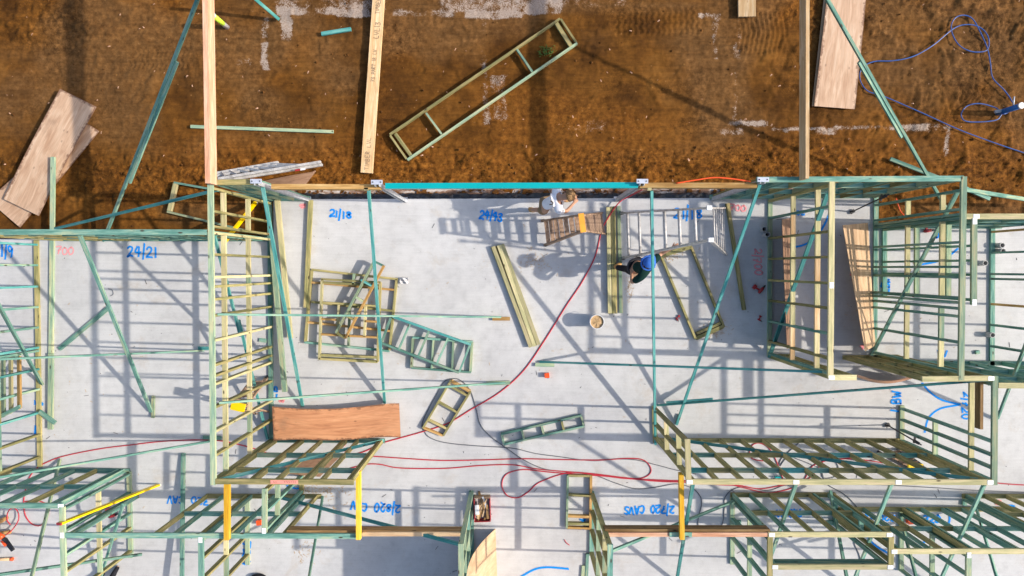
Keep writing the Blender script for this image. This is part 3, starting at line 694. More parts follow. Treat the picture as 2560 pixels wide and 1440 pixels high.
brace('teal brace running down from the third white tag of the long lower right wall', (2230, 1212, 2.55), (2130, 1468, .1), .065, .04, 'teal')
brace('teal brace near the right end of the long lower right wall, off the bottom edge', (2462, 1214, 2.55), (2345, 1468, .1), .065, .04, 'teal')
brace('thin dark brace in the closet box falling slightly right off the bottom', (2077, 1228, .3), (2124, 1475, 1.9), .055, .04, 'teal')
brace('thin dark brace right of the closet box falling slightly right off the bottom', (2251, 1288, .1), (2300, 1475, 1.6), .055, .04, 'teal')
brace('thin dark brace closest to the bottom right corner', (2442, 1270, .1), (2503, 1475, 1.9), .055, .04, 'teal')
brace('long pale teal brace from the closet corner under the pink pine lintel', (1836, 1254, .3), (1529, 1379, 2.45), .045, .05, 'teal')
brace('long teal brace from the bottom centre frame under the brown lintel to the left', (690, 1242, .1), (1150, 1362, 2.45), .06, .035, 'tealb')
brace('thin pale teal brace left of bottom centre running off the bottom', (806, 1242, .06), (768, 1465, 1.7), .04, .045, 'teal')
brace('thin pale teal brace from the left edge up to the tall wall foot', (-60, 1204, 2.3), (530, 1103, .06), .035, .07, 'teal', extra=[('block', (507, 1094), (553, 1096), .05, .075, 'teal')])
brace('pale teal brace crossing the lower left wall studs steeply', (148, 1150, .06), (72, 1465, 2.0), .06, .04, 'green')
brace('thin pale teal brace at the bottom left corner rising to the right', (-40, 1443, 2.1), (353, 1387, .5), .045, .05, 'teal')
brace('short teal brace inside the low wall at bottom left', (306, 1262, 1.4), (252, 1440, .2), .05, .035, 'teal')

# ------------------------------------------------------------------ loose timber
G = 'loose lengths of timber lying about'
def stick(label, a, b, z=0, w_=.085, h_=.04, mat='teal', za=None, zb=None):
    return beam('loose_timber', label, 'timber', a, b, z + h_, w_, h_, mat, G, za=za, zb=zb)
stick('long timber lying in the left room, its end jutting over the dirt and ply', (131, 392), (126, 886), .0, .085, .045, 'green')
stick('timber lapped below the long jutting one in the left room', (126, 884), (124.5, 1074), .045, .1, .045, 'green')
stick('short green offcut lying across the lapped timber at left', (97, 1029), (137, 1058), .09, .085, .035, 'teal')
stick('green timber lying diagonally in the left room beside the brace', (147, 873), (270, 770), .0, .08, .045, 'teal')
stick('long straw coloured timber leaning beside the tall wall, upper one', (692, 500), (725, 846), .09, .1, .06, 'pale')
stick('long green and straw timber beside the tall wall, lower one', (679, 602), (711, 980), .12, .1, .06, 'green')
stick('straight olive timber lying just right of the first steel post foot', (776, 500), (764, 769), .03, .09, .05, 'olive')
stick('timber lying between the tall ladder and the red hose drill, slightly tilted', (1820, 508), (1862, 775), .0, .065, .09, 'olive')
stick('teal offcut lying on the dirt near the top, left of the printed plank', (803, 84), (877, 72), GZ + .02, .075, .045, 'tealb')
stick('long dull green timber lying on the dirt, passing under the pink beam', (476, 316), (833, 329), GZ + .02, .065, .04, 'green')
stick('teal timber on the dirt at right crossing under the long brace', (2227, 397), (2350, 445), GZ + .05, .075, .05, 'teal')
stick('short teal timber on the dirt right of the tall corner wall', (2410, 468), (2476, 497), GZ + .05, .075, .05, 'teal')
stick('green timber standing off the slab in the bottom left, single upright strip', (457, 1134), (453, 1480), 0, .08, .045, 'teal', za=.06, zb=.42)
stick('small teal block on the slab beside the tall wall', (648, 850), (665, 852), 0, .08, .04, 'teal')
stick('tiny teal offcut on the slab right of the tall corner wall', (2441, 882), (2450, 880), 0, .07, .05, 'teal')
stick('two tone green stub of timber at the bottom centre edge', (1469, 1385), (1466, 1460), 0, .06, .05, 'teal')
stick('green stub of timber near the bottom centre, shorter of the pair', (1459, 1415), (1456, 1460), 0, .07, .04, 'green')
stick('green block standing between studs of the closet at lower right', (1884, 1283), (1918, 1278), .02, .08, .05, 'teal')
beam('ground_plank', 'short plank end of laminated timber lying on the dirt at the top edge', 'plank', (1867, -80), (1868, 41), GZ + .1, .36, .045, 'lvl')

# stacks
def stack(label, parts, group='stacks of studs lying on the slab'):
    A = P(*parts[0][0], 0); root = thing('timber_stack', A, label, 'timber stack', group)
    for a, b, z, m_ in parts:
        p, q = P(*a, z + .045), P(*b, z + .045)
        MB().bar(p - Vector((0, 0, .0225)), q - Vector((0, 0, .0225)), .088 if z == 0 else .078, .045).build('stud', m_, root)
    return root
stack('slanting stack of straw coloured studs left of the red hose', [((1231, 617), (1328, 866), 0, 'pale'), ((1243, 614), (1340, 864), 0, 'olive'), ((1254, 611), (1346, 862), 0, 'olive'),
      ((1233, 616), (1327, 868), .047, 'pale'), ((1247, 613), (1337, 866), .047, 'pale'), ((1256, 611), (1347, 862), .047, 'pale')])
stack('upright stack of yellow studs left of the tall aluminium ladder', [((1523, 517), (1526, 784), 0, 'olive'), ((1533, 517), (1538, 784), 0, 'olive'), ((1521, 518), (1525, 783), .047, 'pale'), ((1532, 516), (1536, 784), .047, 'olive')])
stick('single green stud lying close to the right of the yellow stack', (1547, 515), (1553, 783), 0, .07, .05, 'green')

# flat frames
G = 'small prefabricated timber frames lying flat'
def flat(label, segs, z, mat='olive', hgt=.09, w_=.042, mats=None):
    """segs: (p, q, name[, width[, mat]])"""
    zt = z + hgt; A = P(*segs[0][0], z); root = thing('prefab_frame', A, label, 'timber frame', G)
    for i, s_ in enumerate(segs):
        p, q = P(*s_[0], zt), P(*s_[1], zt); ww = s_[3] if len(s_) > 3 and s_[3] else w_; mm = s_[4] if len(s_) > 4 else mat
        dz = 0 if s_[2] == 'rail' else .004
        MB().bar(p - Vector((0, 0, hgt / 2)), q - Vector((0, 0, hgt / 2)), ww, hgt - 2 * dz).build(s_[2], mm, root)
    return root
flat('long narrow frame lying askew on the dirt near the top centre', [((1400, 46), (974, 336), 'rail', None, 'olive'), ((1443, 107), (1018, 399), 'rail', None, 'green'),
     ((1402, 47), (1441, 106), 'end_piece', None, 'olive'), ((975, 338), (1016, 397), 'end_piece', None, 'olive'), ((1391, 57), (1428, 115), 'crosspiece', .08, 'olive'), ((988, 334), (1027, 388), 'crosspiece', .07, 'olive'),
     ((1292, 122), (1331, 179), 'crosspiece', None, 'teal'), ((1065, 282), (1104, 335), 'crosspiece', None, 'green')], GZ + .02)
flat('frame lying on the dirt poking out left of the tall wall corner', [((434, 456), (680, 500), 'rail', None, 'teal'), ((417, 529), (680, 592), 'rail', None, 'green'), ((437, 459), (422, 527), 'end_piece', .08, 'pale')], GZ + .02)
flat('frame on the slab below the tall ladder, sawdust at both ends', [((1654, 640), (1740, 848), 'rail', None, 'olive'), ((1729, 617), (1811, 818), 'rail', None, 'olive'), ((1741, 846), (1809, 816), 'end_piece', .08, 'olive'),
     ((1742, 834), (1802, 808), 'crosspiece', .05, 'olive'), ((1657, 638), (1730, 616), 'end_piece', .09, 'olive')], 0)
flat('large lower frame of the pile in the middle room', [((778, 674), (993, 698), 'rail', None, 'olive'), ((761, 856), (972, 878), 'rail', None, 'teal'), ((778, 676), (762, 854), 'rail', None, 'olive'), ((991, 698), (973, 876), 'rail', None, 'olive'),
     ((777, 755), (985, 778), 'crosspiece', None, 'olive'), ((768, 806), (976, 828), 'crosspiece', None, 'honey'), ((775, 706), (988, 725), 'crosspiece', None, 'honey')], 0)
flat('upper frame of the pile in the middle room, double bottom rail', [((803, 698), (950, 706), 'rail', None, 'olive'), ((804, 698), (797, 899), 'rail', None, 'pale'), ((950, 706), (943, 905), 'rail', None, 'olive'), ((797, 897), (943, 905), 'rail', .05, 'olive'),
     ((798, 888), (943, 894), 'crosspiece', .05, 'olive'), ((800, 756), (948, 766), 'crosspiece', None, 'olive'), ((800, 836), (945, 844), 'crosspiece', None, 'honey'), ((803, 706), (950, 714), 'crosspiece', .05, 'olive'),
     ((846, 762), (842, 838), 'crosspiece', None, 'pale'), ((913, 766), (910, 842), 'crosspiece', None, 'pale'), ((800, 798), (842, 800), 'crosspiece', None, 'honey'), ((911, 803), (945, 805), 'crosspiece', None, 'honey'), ((873, 768), (870, 865), 'crosspiece', None, 'green'), ((884, 684), (882, 712), 'crosspiece', None, 'green')], .095)
flat('narrow slanting frame on top of the pile under the teal brace', [((935, 652), (839, 832), 'rail', None, 'green'), ((959, 664), (862, 846), 'rail', None, 'honey'), ((936, 654), (958, 665), 'end_piece', None, 'teal'), ((840, 832), (861, 845), 'end_piece', None, 'olive'),
     ((888, 743), (910, 755), 'crosspiece', None, 'green'), ((862, 789), (885, 800), 'crosspiece', None, 'olive'), ((902, 700), (930, 716), 'crosspiece', None, 'tealb')], .19)
flat('slanting teal ladder shaped frame right of the pile', [((982, 792), (1177, 862), 'rail', None, 'tealb'), ((953, 858), (1147, 932), 'rail', None, 'teal'), ((976, 795), (953, 856), 'crosspiece', None, 'teal'), ((1024, 810), (997, 872), 'crosspiece', None, 'teal'),
     ((1072, 827), (1045, 891), 'crosspiece', None, 'teal'), ((1120, 845), (1092, 909), 'crosspiece', None, 'teal'), ((1175, 862), (1148, 930), 'crosspiece', None, 'teal')], .095)
flat('small upright green frame under the slanting teal ladder frame', [((1031, 844), (1181, 855), 'rail', None, 'teal'), ((1028, 920), (1177, 931), 'rail', None, 'teal'), ((1032, 845), (1028, 919), 'end_piece', .05, 'green'), ((1180, 856), (1176, 930), 'end_piece', .05, 'green'),
     ((1083, 850), (1079, 922), 'crosspiece', None, 'green'), ((1133, 853), (1130, 926), 'crosspiece', None, 'green')], 0)
flat('small tilted olive frame with a grey cable looped round it', [((1127, 952), (1057, 1071), 'rail', None, 'olive'), ((1176, 979), (1108, 1090), 'rail', None, 'olive'), ((1128, 953), (1175, 979), 'end_piece', .06, 'honey'), ((1058, 1070), (1107, 1090), 'end_piece', None, 'honey'),
     ((1127, 967), (1169, 990), 'crosspiece', None, 'olive'), ((1097, 1006), (1143, 1032), 'crosspiece', None, 'olive'), ((1070, 1050), (1116, 1072), 'crosspiece', None, 'olive')], 0)
flat('narrow green frame lying below the red hose, four bays', [((1253, 1086), (1454, 1039), 'rail', None, 'teal'), ((1259, 1112), (1461, 1066), 'rail', None, 'teal'), ((1254, 1087), (1260, 1111), 'end_piece', None, 'green'), ((1453, 1041), (1460, 1065), 'end_piece', None, 'green'),
     ((1304, 1075), (1310, 1099), 'crosspiece', None, 'green'), ((1354, 1064), (1360, 1088), 'crosspiece', None, 'green'), ((1404, 1052), (1410, 1077), 'crosspiece', None, 'olive')], 0)
flat('small upright frame between the red hose loop and the bottom centre frames', [((1420, 1189), (1417, 1321), 'rail', None, 'green'), ((1478, 1189), (1476, 1322), 'rail', .05, 'honey'), ((1421, 1190), (1477, 1191), 'end_piece', None, 'olive'), ((1418, 1320), (1476, 1322), 'end_piece', None, 'honey'),
     ((1420, 1238), (1476, 1241), 'crosspiece', None, 'olive'), ((1419, 1291), (1476, 1293), 'crosspiece', .05, 'honey'), ((1418, 1310), (1476, 1311), 'crosspiece', .05, 'olive')], 0)

# ------------------------------------------------------------------ plywood sheets
G = 'plywood bracing sheets'
def ply(label, c, zs, mat, bend=0, thick=.009, lu=2.6, lv=.9, jag=0, nu=14, nv=8, fn=None):
    """c: four photo corners (a,b,c,d) round the sheet, long side a-b; zs their heights"""
    q = [P(*c[i], zs[i]) for i in range(4)]
    def f(u, v):
        p = q[0].lerp(q[1], u).lerp(q[3].lerp(q[2], u), v)
        p = p + Vector((0, 0, bend * math.sin(math.pi * u)))
        if fn: p = p + Vector(fn(u, v))
        return p
    n = (f(.6, .5) - f(.4, .5)).cross(f(.5, .6) - f(.5, .4))
    g = f if n.z > 0 else (lambda u, v: f(u, 1 - v))
    return tag(MB().sheet(g, nu, nv, thick, lu, lv).build('plywood_sheet', mat), label, 'plywood sheet', G)
g_ = GZ + .03
ply('upper pale ply sheet of the fanned pair on the dirt at left', ((150, 222), (8, 497), (97, 540), (241, 267)), (g_ + .1,) * 4, 'ply', .03)
ply('lower pale ply sheet fanned out beneath the other at left', ((198, 296), (-30, 500), (50, 569), (248, 328)), (g_ + .03,) * 4, 'ply')
ply('large pink ply sheet on the dirt at right under a long brace, upper of two', ((2073, -60), (2035, 265), (2137, 273), (2170, -58)), (g_ + .06,) * 4, 'ply', .02)
ply('lower ply sheet showing as a thin edge left of the large pink one', ((2066, -60), (2030, 265), (2130, 272), (2165, -58)), (g_ + .01,) * 4, 'plytan')
ply('orange red ply sheet raised off the slab at the foot of the tall wall', ((680, 1016), (998, 1008), (1002, 1094), (684, 1102)), (.30, .28, .30, .33), 'plyred', 0.02, fn=lambda u, v: (0, -.075 * (1 - v) * math.sin(math.pi * min(1, u * 1.1)) + .02 * v * math.sin(9 * u), .02 * math.sin(7 * u)))
for x, l in ((730, 'timber bearer under the left end of the orange red ply sheet'), (950, 'timber bearer under the right end of the orange red ply sheet')):
    beam('timber_bearer', l, 'bearer', (x, 1030), (x + 2, 1080), .26, .09, .25, 'olive', 'bearers under the orange ply sheet')
ply('tan ply sheet leaning between the two tall facing wall frames, striped by stud shadows', ((2107, 563), (2163, 878), (2189, 864), (2170, 557)), (.62, .62, .03, .03), 'plytan', lv=1)
ply('ply sheet with shade in its colour, leaning inside the frame with yellow noggings', ((1955, 548), (1968, 872), (1978, 868), (1978, 545)), (.85, .85, .03, .03), 'plybrown')  # dark brown paints in the shadow falling on this sheet
ply('tall tan ply sheet leaning at the bottom edge against the bottom centre frame', ((1239, 1322), (1164, 1440), (1163, 1760), (1247, 1560)), (.0, 1.95, 1.95, .0), 'plytan', fn=lambda u, v: (-.12 * math.sin(math.pi * u), 0, 0), lu=2.0)
ply('brown ply sheet bowed on edge between two short return walls', ((2142, 937), (2288, 938), (2282, 946), (2142, 943)), (.62, .62, .05, .05), 'plyred', fn=lambda u, v: (0, -.12 * math.sin(math.pi * u), 0))
ply('brown ply offcut lying under the olive stud wall', ((735, 1152), (852, 1140), (800, 1192), (690, 1180)), (.05, .12, .12, .04), 'plybrown', .03)
ply('curved brown ply offcut on the dirt below the fallen step ladder', ((660, 452), (790, 428), (758, 470), (690, 476)), (g_,) * 4, 'plybrown', .05)

# printed plank on the dirt
root = thing('printed_plank', P(940, 200, GZ), 'long pale laminated plank with printed lettering lying on the dirt near the top', 'plank')
zt = GZ + .13
pa, pb = P(957, -160, zt), P(916, 432, zt)
for k, c_ in enumerate((pa.lerp(pb, .5),)):
    MB().bar(pa - Vector((0, 0, .035)), pb - Vector((0, 0, .035)), .245, .07).build('board', 'lvl', root)

# ------------------------------------------------------------------ writing: stroke font
F = {
 '0': [[(.5, 1), (.15, .8), (.05, .45), (.2, .08), (.5, 0), (.8, .12), (.95, .5), (.8, .88), (.5, 1)]],
 '1': [[(.5, 1), (.5, 0)]],
 '2': [[(.1, .85), (.45, 1), (.85, .85), (.8, .55), (.3, .2), (.05, 0), (.5, .05), (.95, .02)]],
 '3': [[(.15, .95), (.7, 1), (.8, .75), (.35, .52), (.85, .4), (.85, .1), (.4, 0), (.1, .1)]],
 '4': [[(.4, 1), (.08, .45), (.95, .42)], [(.7, .95), (.62, -.05)]],
 '7': [[(.05, .95), (.95, .98), (.6, .5), (.4, 0)], [(.3, .5), (.8, .52)]],
 '8': [[(.5, .52), (.15, .75), (.5, 1), (.85, .78), (.5, .52), (.1, .25), (.5, 0), (.9, .25), (.5, .52)]],
 '9': [[(.85, .75), (.45, .98), (.12, .75), (.4, .5), (.85, .7), (.8, .3), (.72, 0)]],
 '/': [[(.75, 1.25), (.25, -.3)]],
 'C': [[(.9, .85), (.5, 1), (.1, .6), (.2, .1), (.6, 0), (.95, .12)]],
 'A': [[(.05, 0), (.5, 1), (.95, 0)], [(.25, .38), (.75, .38)]],
 'V': [[(.05, 1), (.5, 0), (.95, 1)]],
 'S': [[(.9, .85), (.5, 1), (.15, .75), (.8, .35), (.6, .02), (.1, .1)]],
 'L': [[(.2, 1), (.1, .05), (.9, 0)]],
 'B': [[(.15, 0), (.2, 1), (.7, .95), (.75, .65), (.25, .52), (.85, .4), (.8, .08), (.15, 0)]],
 'W': [[(.0, 1), (.25, 0), (.5, .7), (.75, 0), (1, 1)]],
 'M': [[(.0, 0), (.15, 1), (.5, .3), (.85, 1), (1, 0)]],
 'T': [[(.0, 1), (1, 1)], [(.5, 1), (.5, 0)]],
 'I': [[(.5, 1), (.5, 0)]],
 'E': [[(.9, 1), (.1, 1), (.1, 0), (.9, 0)], [(.1, .5), (.7, .5)]],
 'R': [[(.1, 0), (.1, 1), (.8, .9), (.75, .6), (.1, .5), (.9, 0)]],
 'H': [[(.1, 0), (.1, 1)], [(.9, 0), (.9, 1)], [(.1, .5), (.9, .5)]],
 'P': [[(.1, 0), (.1, 1), (.8, .9), (.75, .6), (.1, .5)]],
 ' ': [],
}
SZ = [0]
def ribbon(mb, pts, w_):
    pts = catmull(pts, 5) if len(pts) > 2 else [Vector(pts[0]).lerp(Vector(pts[1]), k / 4) for k in range(5)]
    SZ[0] = (SZ[0] + 1) % 12; dz = Vector((0, 0, SZ[0] * .0007))
    d0 = (pts[0] - pts[1]).normalized() * w_ * .35; d1 = (pts[-1] - pts[-2]).normalized() * w_ * .35
    pts = [pts[0] + d0] + pts + [pts[-1] + d1]
    L = []
    for i, p in enumerate(pts):
        d = (pts[min(i + 1, len(pts) - 1)] - pts[max(i - 1, 0)]); d.z = 0; d.normalize(); s_ = Vector((-d.y, d.x, 0)) * w_ / 2
        L.append((p - s_ + dz, p + dz, p + s_ + dz))
    for i in range(len(L) - 1):
        e0_ = 1 if i == 0 else 0; e1_ = 1 if i == len(L) - 2 else 0
        a, b = L[i], L[i + 1]
        mb.quad([a[0], b[0], b[1], a[1]], [(0, -1), (0, -1), (0, e1_), (0, e0_)]); mb.quad([a[1], b[1], b[2], a[2]], [(0, e0_), (0, e1_), (0, 1), (0, 1)])
def paint(text, x, y, w_, h_, rot=0, mat='spb', sw=.052, z=.004, parent=None, name='painted_number', gap=.22):
    """text starting at photo pixel (x,y) = lower left corner of the first letter, w_ letter width, h_ height in px; rot in degrees clockwise"""
    r = R(rot); dx = (math.cos(r), math.sin(r)); dy = (math.sin(r), -math.cos(r)); mb = MB(); cx = 0
    for ch in text:
        if parent is not None and mb.v: mb.build(name, mat, parent, smooth=False); mb = MB()
        ww = w_ * (.45 if ch in '1/I' else 1)
        for st_ in F[ch]:
            pts = []
            for u, v in st_:
                a = cx + u * ww; b = v * h_ + rng.uniform(-.08, .08) * h_
                pts.append(P(x + dx[0] * a + dy[0] * b, y + dx[1] * a + dy[1] * b, z))
            ribbon(mb, pts, sw)
        cx += ww + w_ * (gap + rng.uniform(-.12, .12)); x += dy[0] * rng.uniform(-.12, .12) * h_; y += dy[1] * rng.uniform(-.12, .12) * h_
    return mb.build(name, mat, parent if parent is not None else slab, smooth=False) if mb.v else None
def arc(pts, mat='spb', sw=.055, name='painted_line'):
    mb = MB(); ribbon(mb, [P(*q, .004) for q in pts], sw); return mb.build(name, mat, slab, smooth=False)
paint('21/9', -14, 640, 13, 26); paint('24/21', 318, 641, 15, 24); paint('700', 141, 634, 13, 17, mat='spp', sw=.035)
paint('21/18', 824, 541, 13, 17, 2); paint('24/43', 1198, 546, 11, 19, 8); paint('21/18', 1684, 545, 16, 24)
paint('700', 1824, 524, 12, 14, 4, mat='spp', sw=.04); paint('2/700', 1886, 622, 12, 18, 90, mat='spp', sw=.04)
paint('LBW', 2221, 733, 11, 20, -88, name='painted_letters'); paint('LBW', 2250, 1029, 14, 22, -88, name='painted_letters'); paint('2/720', 2410, 980, 12, 20, 92, sw=.05)
paint('720 CAV', 522, 1246, 12, 17, 183, sw=.045); paint('2/820 CAV', 1001, 1263, 12, 20, 183); paint('2/720 CAVS', 1686, 1266, 11, 18, 181)
paint('720', 2308, 1306, 13, 17, 4); paint('720 CAV', 2004, 1274, 9, 17, 181); paint('720', 2376, 581, 12, 14, 181); paint('720', 609, 1352, 18, 18, 95)
paint('LB', 690, 1000, 15, 16, -85, name='painted_letters'); paint('24', 2012, 528, 9, 9, 181); paint('720 CAV', 2240, 1288, 12, 14, 181)
paint('W', 2345, 893, 22, 16, name='painted_letters'); paint('7', 1452, 1322, 14, 12, 10); paint('2', 1464, 1299, 14, 12, 180)
paint('2/7', 2130, 670, 14, 10, 90, mat='spp'); paint('7', 750, 520, 14, 8, mat='spp', sw=.07); paint('W', 697, 1005, 14, 10, mat='spp', sw=.06, name='painted_letters')
paint('7', 2150, 872, 16, 8, mat='spp'); paint('7', 845, 1118, 20, 8, mat='spp', sw=.05); paint('8', 2486, 1262, 20, 12, mat='spp', sw=.03); paint('2', 2510, 1274, 28, 10, sw=.07)
arc([(2306, 958), (2325, 980), (2355, 1000), (2400, 1011)]); arc([(2398, 1012), (2350, 1022), (2322, 1045), (2312, 1080)])
arc([(2305, 661), (2345, 653), (2375, 638), (2394, 622)]); arc([(1972, 620), (2010, 612), (2040, 592), (2062, 560), (2074, 532)])
arc([(1302, 1442), (1335, 1424), (1368, 1418), (1420, 1422)], sw=.06); arc([(2372, 1280), (2373, 1305), (2352, 1335), (2300, 1360)]); arc([(2165, 1338), (2190, 1365), (2225, 1385)])
arc([(88, 1002), (88, 1010)], sw=.05); arc([(107, 1008), (106, 1012)], sw=.06); arc([(90, 1066), (88, 1090)], sw=.07); arc([(718, 1214), (735, 1220), (750, 1221)], sw=.05)
# print on the plank, brand free
def plank_text(text, py, size, w_, sw, mat='ink'):
    k = (py + 160) / 592; c = pa.lerp(pb, k)
    px = 957 + (916 - 957) * k
    paint(text, px + (size * .5), py, w_, size, -86, mat=mat, sw=sw, z=zt + .002, parent=root, name='printed_letter')
inkm = bpy.data.materials.new('dark_print'); inkm.use_nodes = True; inkm.node_tree.nodes['Principled BSDF'].inputs['Base Color'].default_value = (.30, .20, .12, 1); inkm.node_tree.nodes['Principled BSDF'].inputs['Roughness'].default_value = .8
plank_text('LVL13', 97, 13, 8, .012, inkm); plank_text('TIMBER LVL', 425, 10, 7, .010, inkm); plank_text('TIMBER LVL', 35, 10, 6, .010, inkm); plank_text('73 PART 18 LV', 205, 9, 5.5, .011, inkm)

# ------------------------------------------------------------------ hoses and cables
def hose(label, pts, r, mat, z=.012, cat='hose', name='air_hose', group=None):
    q = [P(p[0], p[1], (p[2] if len(p) > 2 else z)) for p in pts]
    return tag(MB().tube(catmull(q, 7), r, 6).build(name, mat), label, cat, group)
G = 'red air hoses on the slab'
hose('long red hose curving across the middle room from beam to olive stud wall', [(1606, 474, .5), (1575, 490, .25), (1548, 506, .12), (1520, 545, .1), (1503, 580), (1488, 640), (1455, 705), (1415, 765), (1362, 850), (1310, 925), (1250, 980), (1180, 1022), (1120, 1058), (1060, 1078), (1000, 1095), (955, 1108), (915, 1127), (880, 1135), (850, 1120)], .013, 'red', group=G)
hose('orange hose humped along the top of the beam between the third and fourth steel posts', [(1690, 458, 2.58), (1740, 450, 2.6), (1785, 444, 2.6), (1830, 447, 2.6), (1877, 454, 2.6)], .012, 'orange', group=G)
hose('red hose doubling back in a long flat loop below the tilted olive frame', [(810, 1135), (870, 1139), (935, 1141), (1010, 1146), (1100, 1151), (1200, 1150), (1300, 1147), (1400, 1149), (1500, 1150), (1570, 1146), (1608, 1150), (1626, 1168), (1624, 1185), (1600, 1196), (1560, 1194), (1480, 1184), (1400, 1178), (1340, 1172), (1280, 1162), (1200, 1164), (1110, 1171), (1000, 1170), (950, 1161), (915, 1161), (870, 1172), (845, 1178)], .012, 'red', group=G)
hose('red hose with a wide open loop left of the small upright frame', [(1760, 1202, .03), (1700, 1202, .02), (1640, 1200, .02), (1560, 1196, .02), (1480, 1186, .02), (1420, 1182), (1350, 1205), (1320, 1230), (1295, 1244), (1270, 1240), (1256, 1220), (1257, 1198), (1272, 1182), (1310, 1174), (1370, 1180), (1450, 1186), (1540, 1193), (1640, 1203), (1720, 1206), (1800, 1212), (1850, 1214), (1900, 1222), (1960, 1212), (2000, 1205), (2030, 1190), (2060, 1150), (2085, 1140), (2140, 1150), (2200, 1172), (2260, 1176), (2330, 1178)], .012, 'red', group=G)
hose('red hose looping under the long lower right wall frame', [(2600, 1215), (2480, 1206), (2330, 1180), (2140, 1148), (2040, 1160), (2010, 1200), (1985, 1218), (1950, 1228), (1915, 1232), (1870, 1222), (1830, 1212)], .012, 'red', group=G)
hose('small red hose coil seen through the studs of the long lower right wall', [(1965, 1212), (1950, 1180), (1940, 1150), (1922, 1120), (1900, 1108), (1882, 1112), (1874, 1130), (1880, 1146), (1905, 1152), (1925, 1148)], .012, 'red', group=G)
hose('red hose arching over the left room floor to the left edge coil', [(690, 1142), (650, 1126), (600, 1112), (550, 1102), (480, 1100), (400, 1104), (330, 1112), (250, 1122), (160, 1140), (118, 1155), (92, 1170), (72, 1196), (64, 1222), (59, 1258), (64, 1290), (80, 1310), (100, 1314), (115, 1300), (122, 1276), (112, 1258), (88, 1252), (62, 1254)], .012, 'red', group=G)
hose('short red hose loop beside the crouching person at the left edge', [(10, 1340), (30, 1325), (46, 1300), (44, 1278), (32, 1270), (20, 1280), (18, 1300), (26, 1312)], .012, 'red', group=G, z=.12)
G = 'grey electric cables on the slab'
hose('grey cable hooped round the tilted olive frame and trailing right', [(1060, 1078), (1055, 1060), (1070, 1025), (1092, 985), (1110, 955), (1128, 947), (1150, 950), (1175, 975), (1190, 1020), (1200, 1060), (1225, 1090), (1260, 1116), (1310, 1150), (1360, 1172), (1420, 1180), (1480, 1186), (1540, 1208), (1590, 1222), (1640, 1218), (1690, 1210), (1730, 1220), (1750, 1240), (1754, 1260), (1747, 1290), (1745, 1310), (1756, 1326), (1790, 1332), (1806, 1310), (1811, 1270), (1812, 1245), (1830, 1225), (1860, 1218), (1920, 1226), (1960, 1214), (2000, 1212), (2080, 1210), (2200, 1212), (2330, 1219), (2440, 1226), (2600, 1232)], .009, 'grey', cat='cable', name='power_cable', group=G)
hose('grey cable curving from the tilted olive frame along the red hoses', [(1058, 1072), (1072, 1092), (1110, 1106), (1180, 1114), (1250, 1118), (1290, 1122), (1340, 1134), (1400, 1142), (1480, 1152), (1540, 1148), (1590, 1150), (1640, 1162), (1690, 1175), (1740, 1185)], .009, 'grey', cat='cable', name='power_cable', group=G)
hose('dark cable coiled in two rings under the long lower right wall', [(2000, 1105), (1955, 1145), (1950, 1165), (1970, 1142), (2000, 1150), (2055, 1170), (2057, 1150), (2075, 1145), (2095, 1165), (2090, 1190), (2060, 1195), (2055, 1180), (2068, 1210), (2110, 1235), (2140, 1265), (2150, 1290), (2135, 1350), (2150, 1395), (2145, 1450)], .009, 'grey', cat='cable', name='power_cable', group=G)
hose('short curl of grey wire on the floor of the left room', [(270, 722), (280, 725), (283, 735), (276, 740)], .006, 'grey', cat='wire', name='wire_offcut')
hose('short red hose end on the slab near bottom centre', [(1411, 1349), (1416, 1357), (1424, 1363)], .008, 'red', cat='hose', name='hose_offcut')
hose('red hose peeping over the dirt behind the tall corner wall', [(2240, 495, -.15), (2250, 525, -.15), (2260, 538, -.14)], .012, 'orange', cat='hose', group='red air hoses on the slab')
hose('long blue garden hose looping over the dirt to the standpipe', [(2600, 395), (2500, 362), (2400, 325), (2300, 280), (2210, 241), (2170, 228), (2152, 205), (2150, 180), (2165, 162), (2190, 153), (2230, 152), (2280, 142), (2330, 115), (2375, 78), (2400, 64), (2430, 62), (2455, 72), (2470, 92), (2472, 115), (2462, 128), (2430, 129), (2400, 115), (2383, 90), (2378, 65), (2388, 45), (2408, 38), (2430, 46), (2448, 75), (2468, 120), (2476, 160), (2482, 195), (2510, 225), (2528, 250), (2533, 268), (2510, 285, .0), (2490, 270), (2450, 259), (2418, 265), (2403, 285), (2412, 302), (2445, 305), (2490, 300), (2505, 285)], .012, 'blue', z=GZ + .04, name='garden_hose')

# standpipe, marker pipe
def vpipe(name, label, base, topx, H, r, mat, capm, extra=None):
    b = P(*base, GZ); root = thing(name, b, label, 'pipe')
    MB().tube([b, b + Vector((0, 0, H))], r, 16).build('pipe', mat, root, origin=b + Vector((0, 0, H * .28)))
    MB().tube([b + Vector((0, 0, H)), b + Vector((0, 0, H + .03))], r * 1.12, 16).build('cap', capm, root)
    return root, b
vpipe('marker_pipe', 'lime green pipe stub with white foot standing in the dirt at top left', (568, 68), None, .62, .05, 'lime', 'lime')
rt, b = vpipe('standpipe', 'blue water standpipe with white cap at the end of the blue hose', (2494, 283), None, .62, .055, 'bluelt', 'white')
MB().tube([b + Vector((-.02, .05, .45)), b + Vector((-.02, .22, .47))], .015, 8).build('tap', 'steel', rt)
MB().bar(b + Vector((-.15, -.0, .12)), b + Vector((.12, .03, .2)), .06, .06).build('bracket', 'pvc', rt)
G = 'grey plastic pipe stubs rising from the slab'
